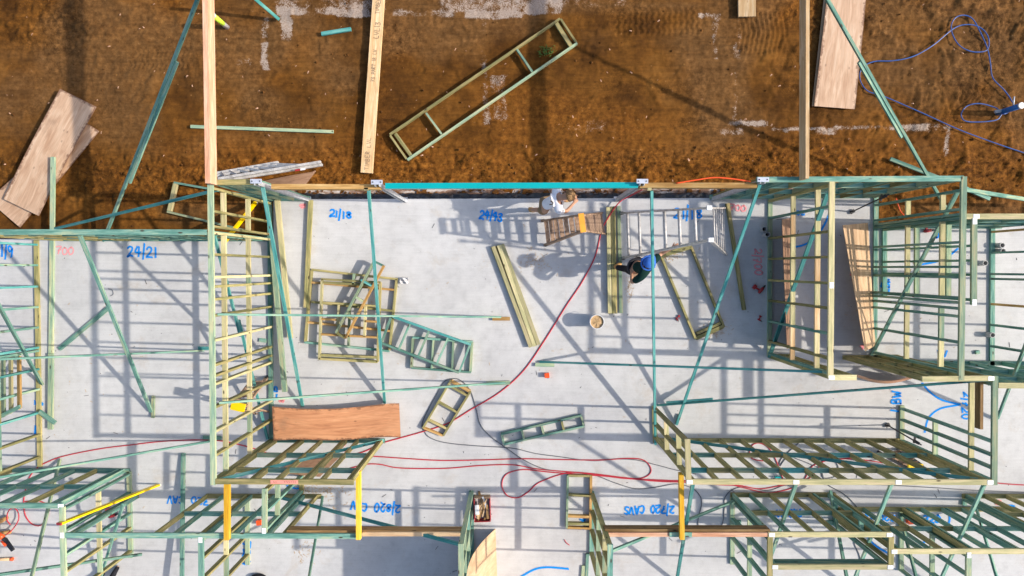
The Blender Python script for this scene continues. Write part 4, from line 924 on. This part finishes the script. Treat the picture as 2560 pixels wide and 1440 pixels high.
for i, (x, y, l) in enumerate(((1904, 574, 'grey pipe stub left of the yellow nogging wall, upper of two'), (1912, 587, 'grey pipe stub left of the yellow nogging wall, lower of two with dark mouth'),
                  (2492, 614, 'upper grey pipe stub in the far right room'), (2494, 628, 'lower grey pipe stub in the far right room'), (2450, 658, 'grey pipe stub just right of the narrow wall frame with white tags'), (2468, 836, 'dark pipe stub beside the far right bottom plate'))):
    b = P(x, y, 0); r_ = .055; n = 14; mb = MB(); H = .16
    ring = lambda rr, z: [b + Vector((rr * math.cos(2 * math.pi * k / n), rr * math.sin(2 * math.pi * k / n), z)) for k in range(n)]
    a, c, d, e = ring(r_, 0), ring(r_, H), ring(r_ * .82, H), ring(r_ * .82, .01)
    for p, q in ((a, c), (c, d), (d, e)):
        for k in range(n): mb.quad([p[k], p[(k + 1) % n], q[(k + 1) % n], q[k]], [(0, 0)] * 4)
    mb.sm = False; root = thing('pipe_stub', b, l, 'pipe stub', G); mb.build('pipe', 'pvc', root)
    MB().tube([b + Vector((0, 0, .008)), b + Vector((0, 0, .03))], r_ * .8, n).build('mouth', 'black', root)

# ------------------------------------------------------------------ bucket, boxes, tools
b = P(1487, 801, 0); root = thing('bucket', b, 'white bucket full of sawdust standing alone in the middle of the floor', 'bucket')
n = 24; mb = MB(); ring = lambda rr, z: [b + Vector((rr * math.cos(2 * math.pi * k / n), rr * math.sin(2 * math.pi * k / n), z)) for k in range(n)]
for p, q in ((ring(.115, 0), ring(.135, .36)), (ring(.135, .36), ring(.145, .36)), (ring(.145, .36), ring(.145, .38)), (ring(.145, .38), ring(.136, .38)), (ring(.136, .38), ring(.13, .12))):
    for k in range(n): mb.quad([p[k], p[(k + 1) % n], q[(k + 1) % n], q[k]], [(0, 0)] * 4)
mb.build('shell', 'white', root)
mb = MB(); prev = [b + Vector((0, 0, .352))] * n
for rr, z in ((.045, .35), (.09, .345), (.136, .34)):
    cur = [v + Vector((0, 0, rng.uniform(-.015, .015))) for v in ring(rr, z)]
    for k in range(n): mb.quad([prev[k], cur[k], cur[(k + 1) % n], prev[(k + 1) % n]], [(0, 0)] * 4)
    prev = cur
mb.build('sawdust', 'dust', root, smooth=True)
hd = [b + Vector((.14 * math.cos(t_), .03 + .145 * math.sin(t_), .33 - .03 * math.sin(t_))) for t_ in [math.pi * k / 10 for k in range(11)]]
MB().tube(hd, .004, 5).build('handle', 'steel', root)

def tool_box(label, px, py, s, z=0):
    b = P(px, py, z); root = thing('nail_box', b, label, 'box', 'small red plastic nail boxes')
    MB().box(b + Vector((0, 0, .045)), s, s * .95, .09, .1).build('body', 'orange', root)
    MB().box(b + Vector((0, 0, .094)), s * 1.04, s, .008, .1).build('lid', 'orange', root)
    MB().box(b + Vector((.02, -s * .55, .02)), s * .4, .03, .03, .1).build('clip', 'black', root)
tool_box('bright orange red box on the slab below the green foot block, middle of the photo', 1367, 937, .095)
tool_box('orange red box beside the low short wall frame, lower left', 651, 1303, .10)
tool_box('orange red box seen between studs, lower right corner room', 2271, 1300, .11)
# drill
def drill(label, px, py, ang, mat='redp', sc=1.0):
    b = P(px, py, 0); root = thing('cordless_drill', b, label, 'drill', 'cordless drills on the slab'); a = R(ang); d = Vector((math.cos(a), math.sin(a), 0)) * sc; s_ = Vector((-d.y, d.x, 0)); u = Vector((0, 0, .045 * sc))
    MB().tube([b - d * .09 + u, b - d * .02 + u, b + d * .05 + u], .035, 10, radii=[.028 * sc, .036 * sc, .03 * sc]).build('body', mat, root)
    MB().tube([b + d * .05 + u, b + d * .12 + u], .02, 10, radii=[.024 * sc, .012 * sc]).build('chuck', 'black', root)
    MB().bar(b - d * .03 + u, b - d * .05 + s_ * .13 + u, .035 * sc, .04 * sc).build('handle', mat, root)
    MB().box(b - d * .05 + s_ * .15 + u, .09 * sc, .06 * sc, .06 * sc, a).build('battery', mat, root)
drill('red cordless drill lying left of the yellow nogging wall', 1902, 724, 50)
drill('small red screw driver tool lying below the drill', 1898, 800, -30, 'redp', .5)
drill('small red tool lying left of the slanting olive timber end', 1692, 798, -50, 'redp', .5)
drill('black and red power tool on the slab inside the tall corner wall', 2318, 577, 10)
drill('red impact tool lying in the bottom left room beside the door opening', 286, 1287, 20)
# timber offcut carton
b = P(1206, 1267, 0); root = thing('offcut_carton', b, 'open red and brown carton stuffed with trim offcuts beside the tall bottom centre frame', 'carton')
for dx, dy, sx, sy in ((-.16, 0, .012, .5), (.17, 0, .012, .5), (0, .25, .33, .012), (0, -.25, .33, .012)):
    MB().box(b + Vector((dx, dy, .09)), sx, sy, .18, .03).build('side', 'redp' if dy <= 0 else 'card', root)
for k in range(16):
    q = b + Vector((rng.uniform(-.1, .12), rng.uniform(-.15, .15), .12 + .006 * k)); a = rng.uniform(1.0, 2.0)
    d = Vector((math.cos(a), math.sin(a), rng.uniform(-.1, .1))) * rng.uniform(.08, .17)
    MB().bar(q - d, q + d, rng.uniform(.02, .045), .012).build('offcut', rng.choice(['honey', 'pine', 'brown', 'steel', 'brown']), root)
MB().box(b + Vector((-.1, .02, .225)), .085, .2, .004, .05).build('label', 'white', root)
beam('trim_offcut', 'dark trim offcut lying above the open carton', 'offcut', (1197, 1229), (1202, 1246), .04, .04, .03, 'brown')
# small blue rack on the long wall plate side
b = P(1943, 1194, .02); root = thing('bit_rack', b, 'tiny blue and red rack of bits under the long lower right wall', 'rack')
MB().box(b + Vector((0, .02, .03)), .12, .03, .06).build('holder', 'cyan', root)
for k in range(4): MB().bar(b + Vector((-.045 + .03 * k, 0, .03)), b + Vector((-.045 + .03 * k, -.09, .03)), .012, .012).build('bit', 'redp' if k % 2 else 'black', root)
# plastic wrap scrap by the pile
mb = MB(); c_ = P(1010, 702, .10)
mb.sheet(lambda u, v: c_ + Vector(((u - .5) * .17, (v - .5) * .13, .03 * math.sin(9 * u + 5 * v) + .02 * math.sin(17 * v))), 18, 12, .004)
tag(mb.build('plastic_scrap', 'film', smooth=True), 'crumpled white plastic scrap at the right corner of the frame pile', 'plastic scrap')
# sawdust and chips on the slab
mb = MB()
for cx_, cy_, sx_, sy_, n_ in ((1335, 650, 30, 24, 110), (1650, 640, 40, 12, 160), (1790, 822, 30, 16, 120), (800, 1225, 60, 10, 110), (830, 1250, 40, 30, 60), (760, 1380, 25, 30, 50), (1480, 800, 500, 300, 130), (250, 950, 220, 220, 40), (1575, 720, 8, 30, 60), (2200, 760, 250, 250, 60)):
    for k in range(n_):
        x_, y_ = rng.gauss(cx_, sx_ * .6), rng.gauss(cy_, sy_ * .6)
        if y_ < 505 or (x_ < 700 and y_ < 605) or (x_ > 2180 and y_ < 570): continue
        p = P(x_, y_, .004); a = rng.uniform(0, 3.14); L_ = rng.choice([.006, .01, .016, .03]); d = Vector((math.cos(a), math.sin(a), 0)) * L_
        mb.bar(p - d, p + d, .007, .004)
tag(mb.build('sawdust', 'dust', smooth=False), 'scattered sawdust and shavings over the concrete floor', 'sawdust', kind='stuff')
mb = MB()
for k in range(170):
    x_, y_ = rng.uniform(0, 2560), rng.uniform(520, 1440)
    if (x_ < 700 and y_ < 605) or (x_ > 2180 and y_ < 575): continue
    p = P(x_, y_, .004); a = rng.uniform(0, 3.14); L_ = rng.choice([.008, .012, .02, .05]); d = Vector((math.cos(a), math.sin(a), 0)) * L_
    mb.bar(p - d, p + d, .008, .005)
tag(mb.build('debris', 'black', smooth=False), 'dark nails and grit scattered over the concrete floor', 'debris', kind='stuff')

# yellow straightedges and props
def straight(label, a, za, b, zb):
    A, B = P(*a, za), P(*b, zb); root = thing('straightedge', B, label, 'straightedge', 'yellow straightedges')
    MB().bar(A, B, .1, .035, up=(B - A).cross(Vector((0, 0, 1)))).build('bar', 'ylevel', root)
    d = (B - A).normalized()
    MB().bar(A - d * .03, A, .102, .04, up=(B - A).cross(Vector((0, 0, 1)))).build('end_cap', 'redp', root); MB().bar(B, B + d * .02, .102, .04, up=(B - A).cross(Vector((0, 0, 1)))).build('end_cap', 'white', root)
    for k in (.25, .7):
        c = A.lerp(B, k); MB().bar(c - d * .02 + Vector((0, -.004, .052)), c + d * .02 + Vector((0, -.004, .052)), .03, .01).build('vial', 'white', root)
straight('long yellow straightedge leaning from the low corner post down to the floor, bottom left', (150, 1309), 2.12, (396, 1212), .06)
straight('yellow straightedge leaning inside the top of the tall wall over the dirt', (562, 604), 1.0, (640, 505), -.1)
def prop(label, a, za, b, zb):
    A, B = P(*a, za), P(*b, zb); root = thing('clamp_prop', A, label, 'prop', 'black adjustable props')
    MB().tube([A, B], .014, 8).build('pole', 'black', root); MB().box(A, .09, .07, .03, .5).build('foot_pad', 'black', root)
    m_ = A.lerp(B, .8); MB().tube([m_, A.lerp(B, .93)], .03, 8).build('collar', 'black', root)
    MB().bar(m_ + Vector((0, -.05, 0)), m_ + Vector((0.02, .07, 0)), .03, .03).build('lever', 'black', root)
prop('black adjustable prop leaning into the corner of the right hand top wall', (2131, 529), .03, (2222, 486), 1.6)
prop('black adjustable prop in the lower right room reaching the long wall', (2219, 1063), .03, (2303, 1112), 1.2)

# ------------------------------------------------------------------ ladders
def stepladder(label, fl, apx, za, bk, zs, zb, mats, zbase=0, tw=.09, name='step_ladder', cap=None, bw=0):
    """fl, bk: pairs of foot pixels; apx: pair at the apex (height za)"""
    f = [P(*p, zbase) for p in fl]; t_ = [P(*p, za) for p in apx]; k = [P(*p, zbase) for p in bk]
    root = thing(name, (f[0] + f[1] + k[0] + k[1]) / 4, label, 'ladder', 'ladders')
    mr, ms, mc = mats
    for a, b in zip(f, t_): MB().bar(a, b, .035, .075, up=(1, 0, 0)).build('front_rail', mr, root); MB().tube([a, a + (b - a).normalized() * .09], .035, 8).build('foot', 'black' if mr != 'aluw' else 'grey', root)
    for a, b in zip(k, t_): MB().bar(a, b - Vector((0, 0, .01)), .03, .06, up=(1, 0, 0)).build('back_rail', mr, root)
    for z in zs:
        u = (z - zbase) / (za - zbase); p, q = f[0].lerp(t_[0], u), f[1].lerp(t_[1], u)
        if tw > .06: MB().bar(p, q, tw, .03).build('step', ms, root)
        else: MB().tube([p, q], tw / 2, 8).build('rung', ms, root)
    for z in zb:
        u = (z - zbase) / (za - zbase)
        if bw: MB().bar(k[0].lerp(t_[0], u), k[1].lerp(t_[1], u), bw, .02).build('back_slat', ms, root); continue
        MB().tube([k[0].lerp(t_[0], u), k[1].lerp(t_[1], u)], .014, 8).build('back_rung', ms, root)
    if cap: MB().bar(t_[0] + Vector((0, .03, .02)), t_[1] + Vector((0, -.03, .02)), cap, .05).build('top_cap', mc, root)
    else:
        for q in t_: MB().box(q + Vector((0, 0, .02)), .08, .07, .06).build('hinge', mc, root)
    return root
stepladder('tall aluminium trestle ladder held by the worker in the blue cap', ((1552, 533), (1556, 646)), ((1772, 520), (1776, 600)), 3.0, ((1812, 520), (1815, 637)),
           [.28 + .465 * k for k in range(6)], [.3 + .4 * k for k in range(6)], ('alu', 'aluw', 'tag'), tw=.055)
stepladder('brown weathered step ladder with an orange top step, below the person in the white shirt', ((1356, 552), (1363, 613)), ((1452, 538), (1458, 577)), 1.9, ((1505, 532), (1513, 585)),
           [.2 + .25 * k for k in range(0, 7)], [.15 + .22 * k for k in range(0, 8)], ('steps', 'steps', 'stepo'), tw=.085, cap=.1, bw=.055)
stepladder('wooden step ladder with a yellow top standing behind the tall wall', ((634, 946), (668, 942)), ((580, 1016), (613, 1016)), 1.2, ((640, 1035), (672, 1030)),
           [.25, .5, .75, 1.0], [.3, .7], ('steps', 'steps', 'ylevel'), tw=.09, cap=.16)
stepladder('fibreglass step ladder with a yellow top under the long lower right wall', ((2196, 1130), (2246, 1123)), ((2268, 1170), (2304, 1164)), 1.3, ((2216, 1165), (2262, 1158)),
           [.22, .45, .68, .9, 1.1], [.3, .8], ('grey', 'steps', 'ylevel'), tw=.07, cap=.14)
root = thing('fallen_ladder', P(680, 425, GZ), 'dusty aluminium step ladder folded and lying on its side on the dirt', 'ladder', 'ladders')
for a, b, z in (((542, 433), (696, 406), .05), ((543, 440), (702, 411), .1), ((546, 447), (802, 405), .38), ((550, 454), (806, 412), .30)):
    MB().bar(P(*a, GZ + z), P(*b, GZ + z), .05, .07).build('rail', 'aluw', root)
for k in range(7):
    u = .07 + k * .13
    p = P(542 + 154 * u, 433 - 27 * u, GZ + .06); q = P(546 + 256 * u, 449 - 42 * u, GZ + .33)
    MB().bar(p, q, .05, .03).build('step', 'alu', root)
MB().box(P(744, 425, GZ + .42), .11, .035, .01, .16).build('sticker', 'redp', root); MB().box(P(757, 423, GZ + .42), .1, .035, .01, .16).build('sticker', 'tag', root)

# ------------------------------------------------------------------ people
def skin_mesh(name, chains, mat, parent, levels=2):
    """chains: list of lists of (Vector, radius); points closer than 1 mm are welded"""
    vs, rs, es = [], [], []
    def vid(p, r):
        for i, q in enumerate(vs):
            if (q - p).length < 1e-3: rs[i] = max(rs[i], r); return i
        vs.append(p.copy()); rs.append(r); return len(vs) - 1
    for ch in chains:
        ids = [vid(Vector(p), r) for p, r in ch]
        es += [(a, b) for a, b in zip(ids, ids[1:]) if a != b]
    c = WL[parent.name]; me = bpy.data.meshes.new(name); me.from_pydata([tuple(v - c) for v in vs], es, [])
    me.materials.append(M[mat]); o = bpy.data.objects.new(name, me); C.objects.link(o); o.parent = parent; WL[o.name] = c
    m_ = o.modifiers.new('skin', 'SKIN'); m_.use_smooth_shade = True
    for i, sv_ in enumerate(me.skin_vertices[0].data): sv_.radius = (rs[i], rs[i]); sv_.use_root = (i == 0)
    s_ = o.modifiers.new('sub', 'SUBSURF'); s_.levels = levels; s_.render_levels = levels
    return o
def ell(name, c, sx, sy, sz, rot, mat, parent, seg=14, cut=None, noise=0):
    mb = MB(); Rm = rot; n, m_ = seg, seg // 2 + 1
    def pt(i, j):
        th = 2 * math.pi * i / n; ph = math.pi * j / m_; q = Vector((math.sin(ph) * math.cos(th), math.sin(ph) * math.sin(th), math.cos(ph)))
        if cut is not None and q.z < cut: q.z = cut
        k = 1 + noise * (math.sin(7 * th + 3 * ph) * .5 + math.sin(13 * th - 5 * ph) * .5)
        return c + Rm @ Vector((q.x * sx * k, q.y * sy * k, q.z * sz))
    for j in range(m_):
        for i in range(n):
            a, b, d, e = pt(i, j), pt(i, j + 1), pt(i + 1, j + 1), pt(i + 1, j)
            q = [a, b, d, e] if 0 < j < m_ - 1 else ([a, b, d] if j == 0 else [a, b, e])
            mb.quad(q, [(0, 0)] * len(q))
    mb.sm = True; return mb.build(name, mat, parent)
def person(label, J, shirt, trous, boots, hair, capm=None, hair_r=1.0, shorts=False, sleeves=.6, bag=False):
    """J: joints in world space: pelvis, chest, neck, head, faced (direction the face looks), sl, sr, el, er, wl, wr, hl, hr, kl, kr, al, ar, tl, tr (shoulders, elbows, wrists, hips, knees, ankles, toes)"""
    J = {k: Vector(v) for k, v in J.items()}
    base = (J['al'] + J['ar']) / 2; base.z = min(J['al'].z, J['ar'].z) - .06
    root = thing('person', base, label, 'person')
    up = (J['head'] - J['neck']).normalized(); fd = J['faced']; fd = (fd - up * fd.dot(up)).normalized(); sd_ = up.cross(fd)
    Rm = Matrix((sd_, fd, up)).transposed()
    UC = J['chest'].lerp(J['neck'], .5)
    ch = []; body = [(J['pelvis'], .10), (J['pelvis'].lerp(J['chest'], .5), .09), (J['chest'], .095), (UC, .07), (J['neck'], .05), (J['head'] - up * .06, .07), (J['head'] + up * .03, .088)]
    ch.append(body)
    for s_ in 'lr':
        ch.append([(UC, .07), (J['s' + s_], .05), (J['s' + s_].lerp(J['e' + s_], .5), .048), (J['e' + s_], .04), (J['w' + s_], .027)])
        ch.append([(J['pelvis'], .10), (J['h' + s_], .075), (J['h' + s_].lerp(J['k' + s_], .5), .075), (J['k' + s_], .055), (J['k' + s_].lerp(J['a' + s_], .45), .052), (J['a' + s_], .036), (J['t' + s_], .03)])
        # palm and fingers
        w0 = J['w' + s_]; d = (w0 - J['e' + s_]).normalized(); sx_ = d.cross(Vector((0, 0, 1)));
        if sx_.length < .1: sx_ = Vector((1, 0, 0))
        sx_.normalize(); dn = d.cross(sx_).normalized()
        if dn.z > 0: dn = -dn
        pal = w0 + d * .055; ch.append([(w0, .027), (pal, .03)])
        for k, (off, L_) in enumerate(((-.027, .068), (-.009, .078), (.009, .075), (.026, .058))):
            r0 = pal + d * .03 + sx_ * off
            ch.append([(pal, .03), (r0, .012), (r0 + d * L_ * .45 + dn * .012, .0095), (r0 + d * L_ * .75 + dn * .035, .0085)])
        th = pal - d * .015 + sx_ * -.035
        ch.append([(pal, .03), (th, .013), (th + d * .03 - sx_ * .022 + dn * .01, .0105), (th + d * .055 - sx_ * .026 + dn * .02, .009)])
    skin_mesh('body', ch, 'skin', root, 2)
    # shirt
    sc = [[(J['pelvis'], .13), (J['pelvis'].lerp(J['chest'], .5), .12), (J['chest'], .132), (UC, .115), (J['chest'].lerp(J['neck'], .8), .075)]]
    for s_ in 'lr': sc.append([(UC, .115), (J['s' + s_], .085), (J['s' + s_].lerp(J['e' + s_], sleeves), .066)])
    skin_mesh('shirt', sc, shirt, root)
    tc_ = [[(J['pelvis'] + Vector((0, 0, .03)), .145), (J['pelvis'] - Vector((0, 0, .03)), .14)]]
    for s_ in 'lr':
        leg = [(J['pelvis'] - Vector((0, 0, .03)), .14), (J['h' + s_], .1), (J['h' + s_].lerp(J['k' + s_], .5), .09), (J['k' + s_], .075)]
        if not shorts: leg += [(J['k' + s_].lerp(J['a' + s_], .5), .068), (J['a' + s_].lerp(J['k' + s_], .15), .055)]
        tc_.append(leg)
    skin_mesh('shorts' if shorts else 'trousers', tc_, trous, root)
    for s_ in 'lr':
        a, t0 = J['a' + s_], J['t' + s_]; heel = a - (t0 - a).normalized() * .04
        skin_mesh('boot', [[(a.lerp(J['k' + s_], .28), .058), (a, .056), (heel + Vector((0, 0, -.02)), .045)], [(a, .056), (a.lerp(t0, .55) , .05), (t0, .042)]], boots, root)
    # face
    h = J['head']
    MB().bar(h + fd * .085 - up * .005, h + fd * .108 - up * .03, .022, .03).build('nose', 'skin', root)
    for s_ in (-1, 1):
        ell('eye', h + fd * .083 + sd_ * .03 * s_ + up * .012, .011, .008, .008, Rm, 'white', root, 8); ell('ear', h + sd_ * .088 * s_, .012, .02, .032, Rm, 'skin', root, 8)
    MB().bar(h + fd * .085 - up * .055 - sd_ * .02, h + fd * .085 - up * .055 + sd_ * .02, .008, .006).build('mouth', 'redp', root)
    ell('hair', h + up * .03 - fd * .015, .102 * hair_r, .112 * hair_r, .098 * hair_r, Rm, hair, root, 20, cut=-.25, noise=.04)
    if capm:
        ell('cap', h + up * .045, .112, .122, .10, Rm, capm, root, 18, cut=-.12)
        mb = MB(); mb.sheet(lambda u, v: h + up * (.04 - .02 * v) + fd * (.10 + .085 * v - .06 * (2 * u - 1) ** 2) + sd_ * (u - .5) * .19 * (1 - .2 * v), 8, 4, .006); mb.build('cap_peak', capm, root)
    return root, J
# worker in white shirt, bending over the slab edge, seen from above
p1 = dict(pelvis=(.56, 1.20, .98), chest=(.76, 1.28, 1.30), neck=(.87, 1.31, 1.42), head=(.98, 1.33, 1.47), faced=(.75, .05, -.6),
          sl=(.76, 1.50, 1.33), sr=(.80, 1.07, 1.32), el=(.98, 1.60, 1.06), er=(.98, 1.08, 1.06), wl=(1.12, 1.42, .90), wr=(1.14, 1.26, .92),
          hl=(.58, 1.30, .93), hr=(.56, 1.10, .93), kl=(.92, 1.38, .62), kr=(.50, 1.16, .5), al=(1.04, 1.40, .09), ar=(.30, 1.20, .10), tl=(1.20, 1.42, .05), tr=(.42, 1.19, .05))
r1, J1 = person('person in white t shirt and brown shorts stooping at the slab edge', p1, 'shirtw', 'khaki', 'boot', 'hair', hair_r=1.12, shorts=True)
mb = MB(); ribbon(mb, [Vector((.66, 1.24, 1.41)), Vector((.70, 1.22, 1.42)), Vector((.69, 1.18, 1.42)), Vector((.64, 1.18, 1.41))], .02)
mb.build('shirt_print', 'ink', r1, smooth=False)
# worker with blue cap holding the trestle ladder
p2 = dict(pelvis=(2.33, .02, .92), chest=(2.45, -.01, 1.22), neck=(2.44, .06, 1.42), head=(2.45, .09, 1.55), faced=(.5, .75, .1),
          sl=(2.58, .13, 1.36), sr=(2.36, -.17, 1.34), el=(2.75, .27, 1.28), er=(2.22, -.28, 1.12), wl=(2.91, .37, 1.45), wr=(2.25, -.08, .98),
          hl=(2.36, .12, .88), hr=(2.28, -.07, .88), kl=(2.48, .16, .50), kr=(2.24, -.02, .47), al=(2.44, .14, .09), ar=(2.06, .02, .13), tl=(2.58, .20, .05), tr=(2.20, .10, .05))
r2, J2 = person('worker in blue cap and dark green shirt holding the tall aluminium ladder', p2, 'shirtg', 'trk', 'boot', 'hairb', capm='cap', sleeves=.8)
hb = J2['head'] + Vector((-.01, .0, .05))
MB().tube([hb + Vector((.128 * math.cos(a), .128 * math.sin(a), .01 * math.sin(a))) for a in [k * math.pi / 10 for k in range(21)]], .016, 8).build('headband', 'cap', r2)
for sx_ in (-1, 1): ell('ear_muff', J2['head'] + Vector((-.1 * sx_, .07 * sx_, -.01)), .035, .03, .045, Matrix.Identity(3), 'cap', r2, 10)
MB().tube([J2['pelvis'] + Vector((.15 * math.cos(a), .15 * math.sin(a), .03)) for a in [k * math.pi / 8 for k in range(17)]], .025, 6).build('tool_belt', 'black', r2)
MB().box(J2['pelvis'] + Vector((.02, -.18, -.03)), .16, .1, .18, .2).build('tool_pouch', 'steps', r2)
# kneeling worker at the left edge, mostly out of frame
b = P(-14, 1328, 0)
def off(x, y, z): return (b.x + x, b.y + y, z)
p3 = dict(pelvis=off(-.05, .0, .42), chest=off(-.38, .02, .66), neck=off(-.52, .04, .78), head=off(-.64, .05, .84), faced=(-.7, 0, -.5),
          sl=off(-.42, -.2, .68), sr=off(-.42, .2, .68), el=off(-.2, -.35, .48), er=off(-.55, .35, .45), wl=off(.05, -.38, .42), wr=off(-.75, .3, .3),
          hl=off(-.05, -.1, .38), hr=off(-.05, .1, .38), kl=off(-.35, -.14, .1), kr=off(-.35, .14, .1), al=off(.2, -.02, .12), ar=off(.18, .24, .12), tl=off(.42, .02, .07), tr=off(.36, .33, .07))
r3, J3 = person('kneeling person at the left photo edge, only tan boots and black tool belt in view', p3, 'trk', 'khaki', 'boot', 'hairb')
MB().tube([J3['pelvis'] + Vector((.15 * math.cos(a), .17 * math.sin(a), .03)) for a in [k * math.pi / 8 for k in range(17)]], .035, 6).build('tool_belt', 'black', r3)
# nail gun held by the kneeling worker
g0 = P(8, 1345, .45); root = thing('nail_gun', g0, 'black and orange nail gun in the hand of the kneeling person at the left edge', 'nail gun')
MB().tube([g0 + Vector((-.1, .08, 0)), g0 + Vector((.0, -.0, 0))], .05, 10).build('body', 'orange', root)
MB().bar(g0, g0 + Vector((.16, -.28, -.05)), .05, .06).build('magazine', 'black', root); MB().bar(g0 + Vector((.05, 0, 0)), g0 + Vector((.2, -.22, .0)), .03, .03).build('handle', 'black', root)
MB().bar(g0 + Vector((-.02, -.05, 0)), g0 + Vector((.06, -.16, 0)), .05, .045).build('cover', 'orange', root)
b = P(16, 1397, 0); root = thing('sealant_gun', b, 'orange tipped tube tool lying at the left photo edge below the kneeling person', 'tube')
MB().tube([b + Vector((-.3, 0, .04)), b + Vector((.12, .01, .04))], .03, 10).build('tube', 'pine', root); MB().tube([b + Vector((.12, .01, .04)), b + Vector((.17, .01, .04))], .035, 10).build('cap', 'orange', root)
b = P(285, 1440, 0)
p4 = dict(pelvis=off(-.1, -.45, .88), chest=off(-.16, -.75, 1.08), neck=off(-.18, -.93, 1.16), head=off(-.19, -1.05, 1.2), faced=(0, -.7, -.6),
          sl=off(.03, -.76, 1.1), sr=off(-.36, -.76, 1.1), el=off(.1, -.95, .85), er=off(-.42, -.95, .85), wl=off(.02, -1.15, .7), wr=off(-.34, -1.15, .7),
          hl=off(-.0, -.42, .84), hr=off(-.19, -.42, .84), kl=off(.02, -.2, .46), kr=off(-.2, -.22, .46), al=off(.04, .07, .09), ar=off(-.2, .10, .09), tl=off(.13, .24, .05), tr=off(-.21, .24, .05))
person('person below the bottom left photo edge, dark shoes and bare shins in view', p4, 'trk', 'trk', 'trk', 'hairb', shorts=True)
b = P(655, 1437, 0); root = thing('tool_bag', b, 'black tool bag at the bottom edge left of centre', 'bag')
ell('body', b + Vector((-.05, -.03, .07)), .17, .08, .08, Matrix.Identity(3), 'trk', root, 14, noise=.05); MB().tube([b + Vector((-.15, -.03, .12)), b + Vector((-.05, -.03, .19)), b + Vector((.05, -.03, .12))], .012, 6).build('handle', 'black', root)

# second brace and small leaning frame at the left edge
brace('teal brace nailed across the left edge wall frame, ending at its bottom plate', (-36, 708, 2.5), (103, 961, .06), .075, .04, 'teal')
root = thing('prefab_frame', P(25, 960, 0), 'small pale frame leaning inside the left edge wall frame', 'timber frame', 'small prefabricated timber frames lying flat')
def ln(a, za, b, zb, m_, nm, w_=.05): MB().bar(P(*a, za), P(*b, zb), w_, .045).build(nm, m_, root)
ln((-20, 892), .1, (50, 890), .1, 'teal', 'rail', .07); ln((-20, 1052), 1.0, (51, 1016), 1.0, 'teal', 'rail', .07)
for x_, m_ in ((8, 'green'), (27, 'pale'), (48, 'honey')): ln((x_, 893), .12, (x_ + 1, 1045 - x_ * .5), 1.0, m_, 'crosspiece', .07)

# pink stamped patch on the top plate of the olive stud wall
lw = [o for o in bpy.data.objects if o.get('label', '').startswith('grid of slanting olive studs')][0]
M['stamp'] = plain('pink_stamp', (.75, .30, .24), .8)
def on_plate(a, b, w_, dz, m_, nm): MB().bar(P(*a, 2.662 + dz), P(*b, 2.662 + dz), w_, .003).build(nm, m_, lw)
on_plate((676, 1204.8), (745, 1205.2), .065, 0, 'stamp', 'stamp_patch')
for x_ in (684, 690, 712, 717, 722, 728, 733, 738): on_plate((x_, 1203.2), (x_ + rng.choice([0, 1.5]), 1206.8), .006, .003, 'ink', 'stamp_mark')
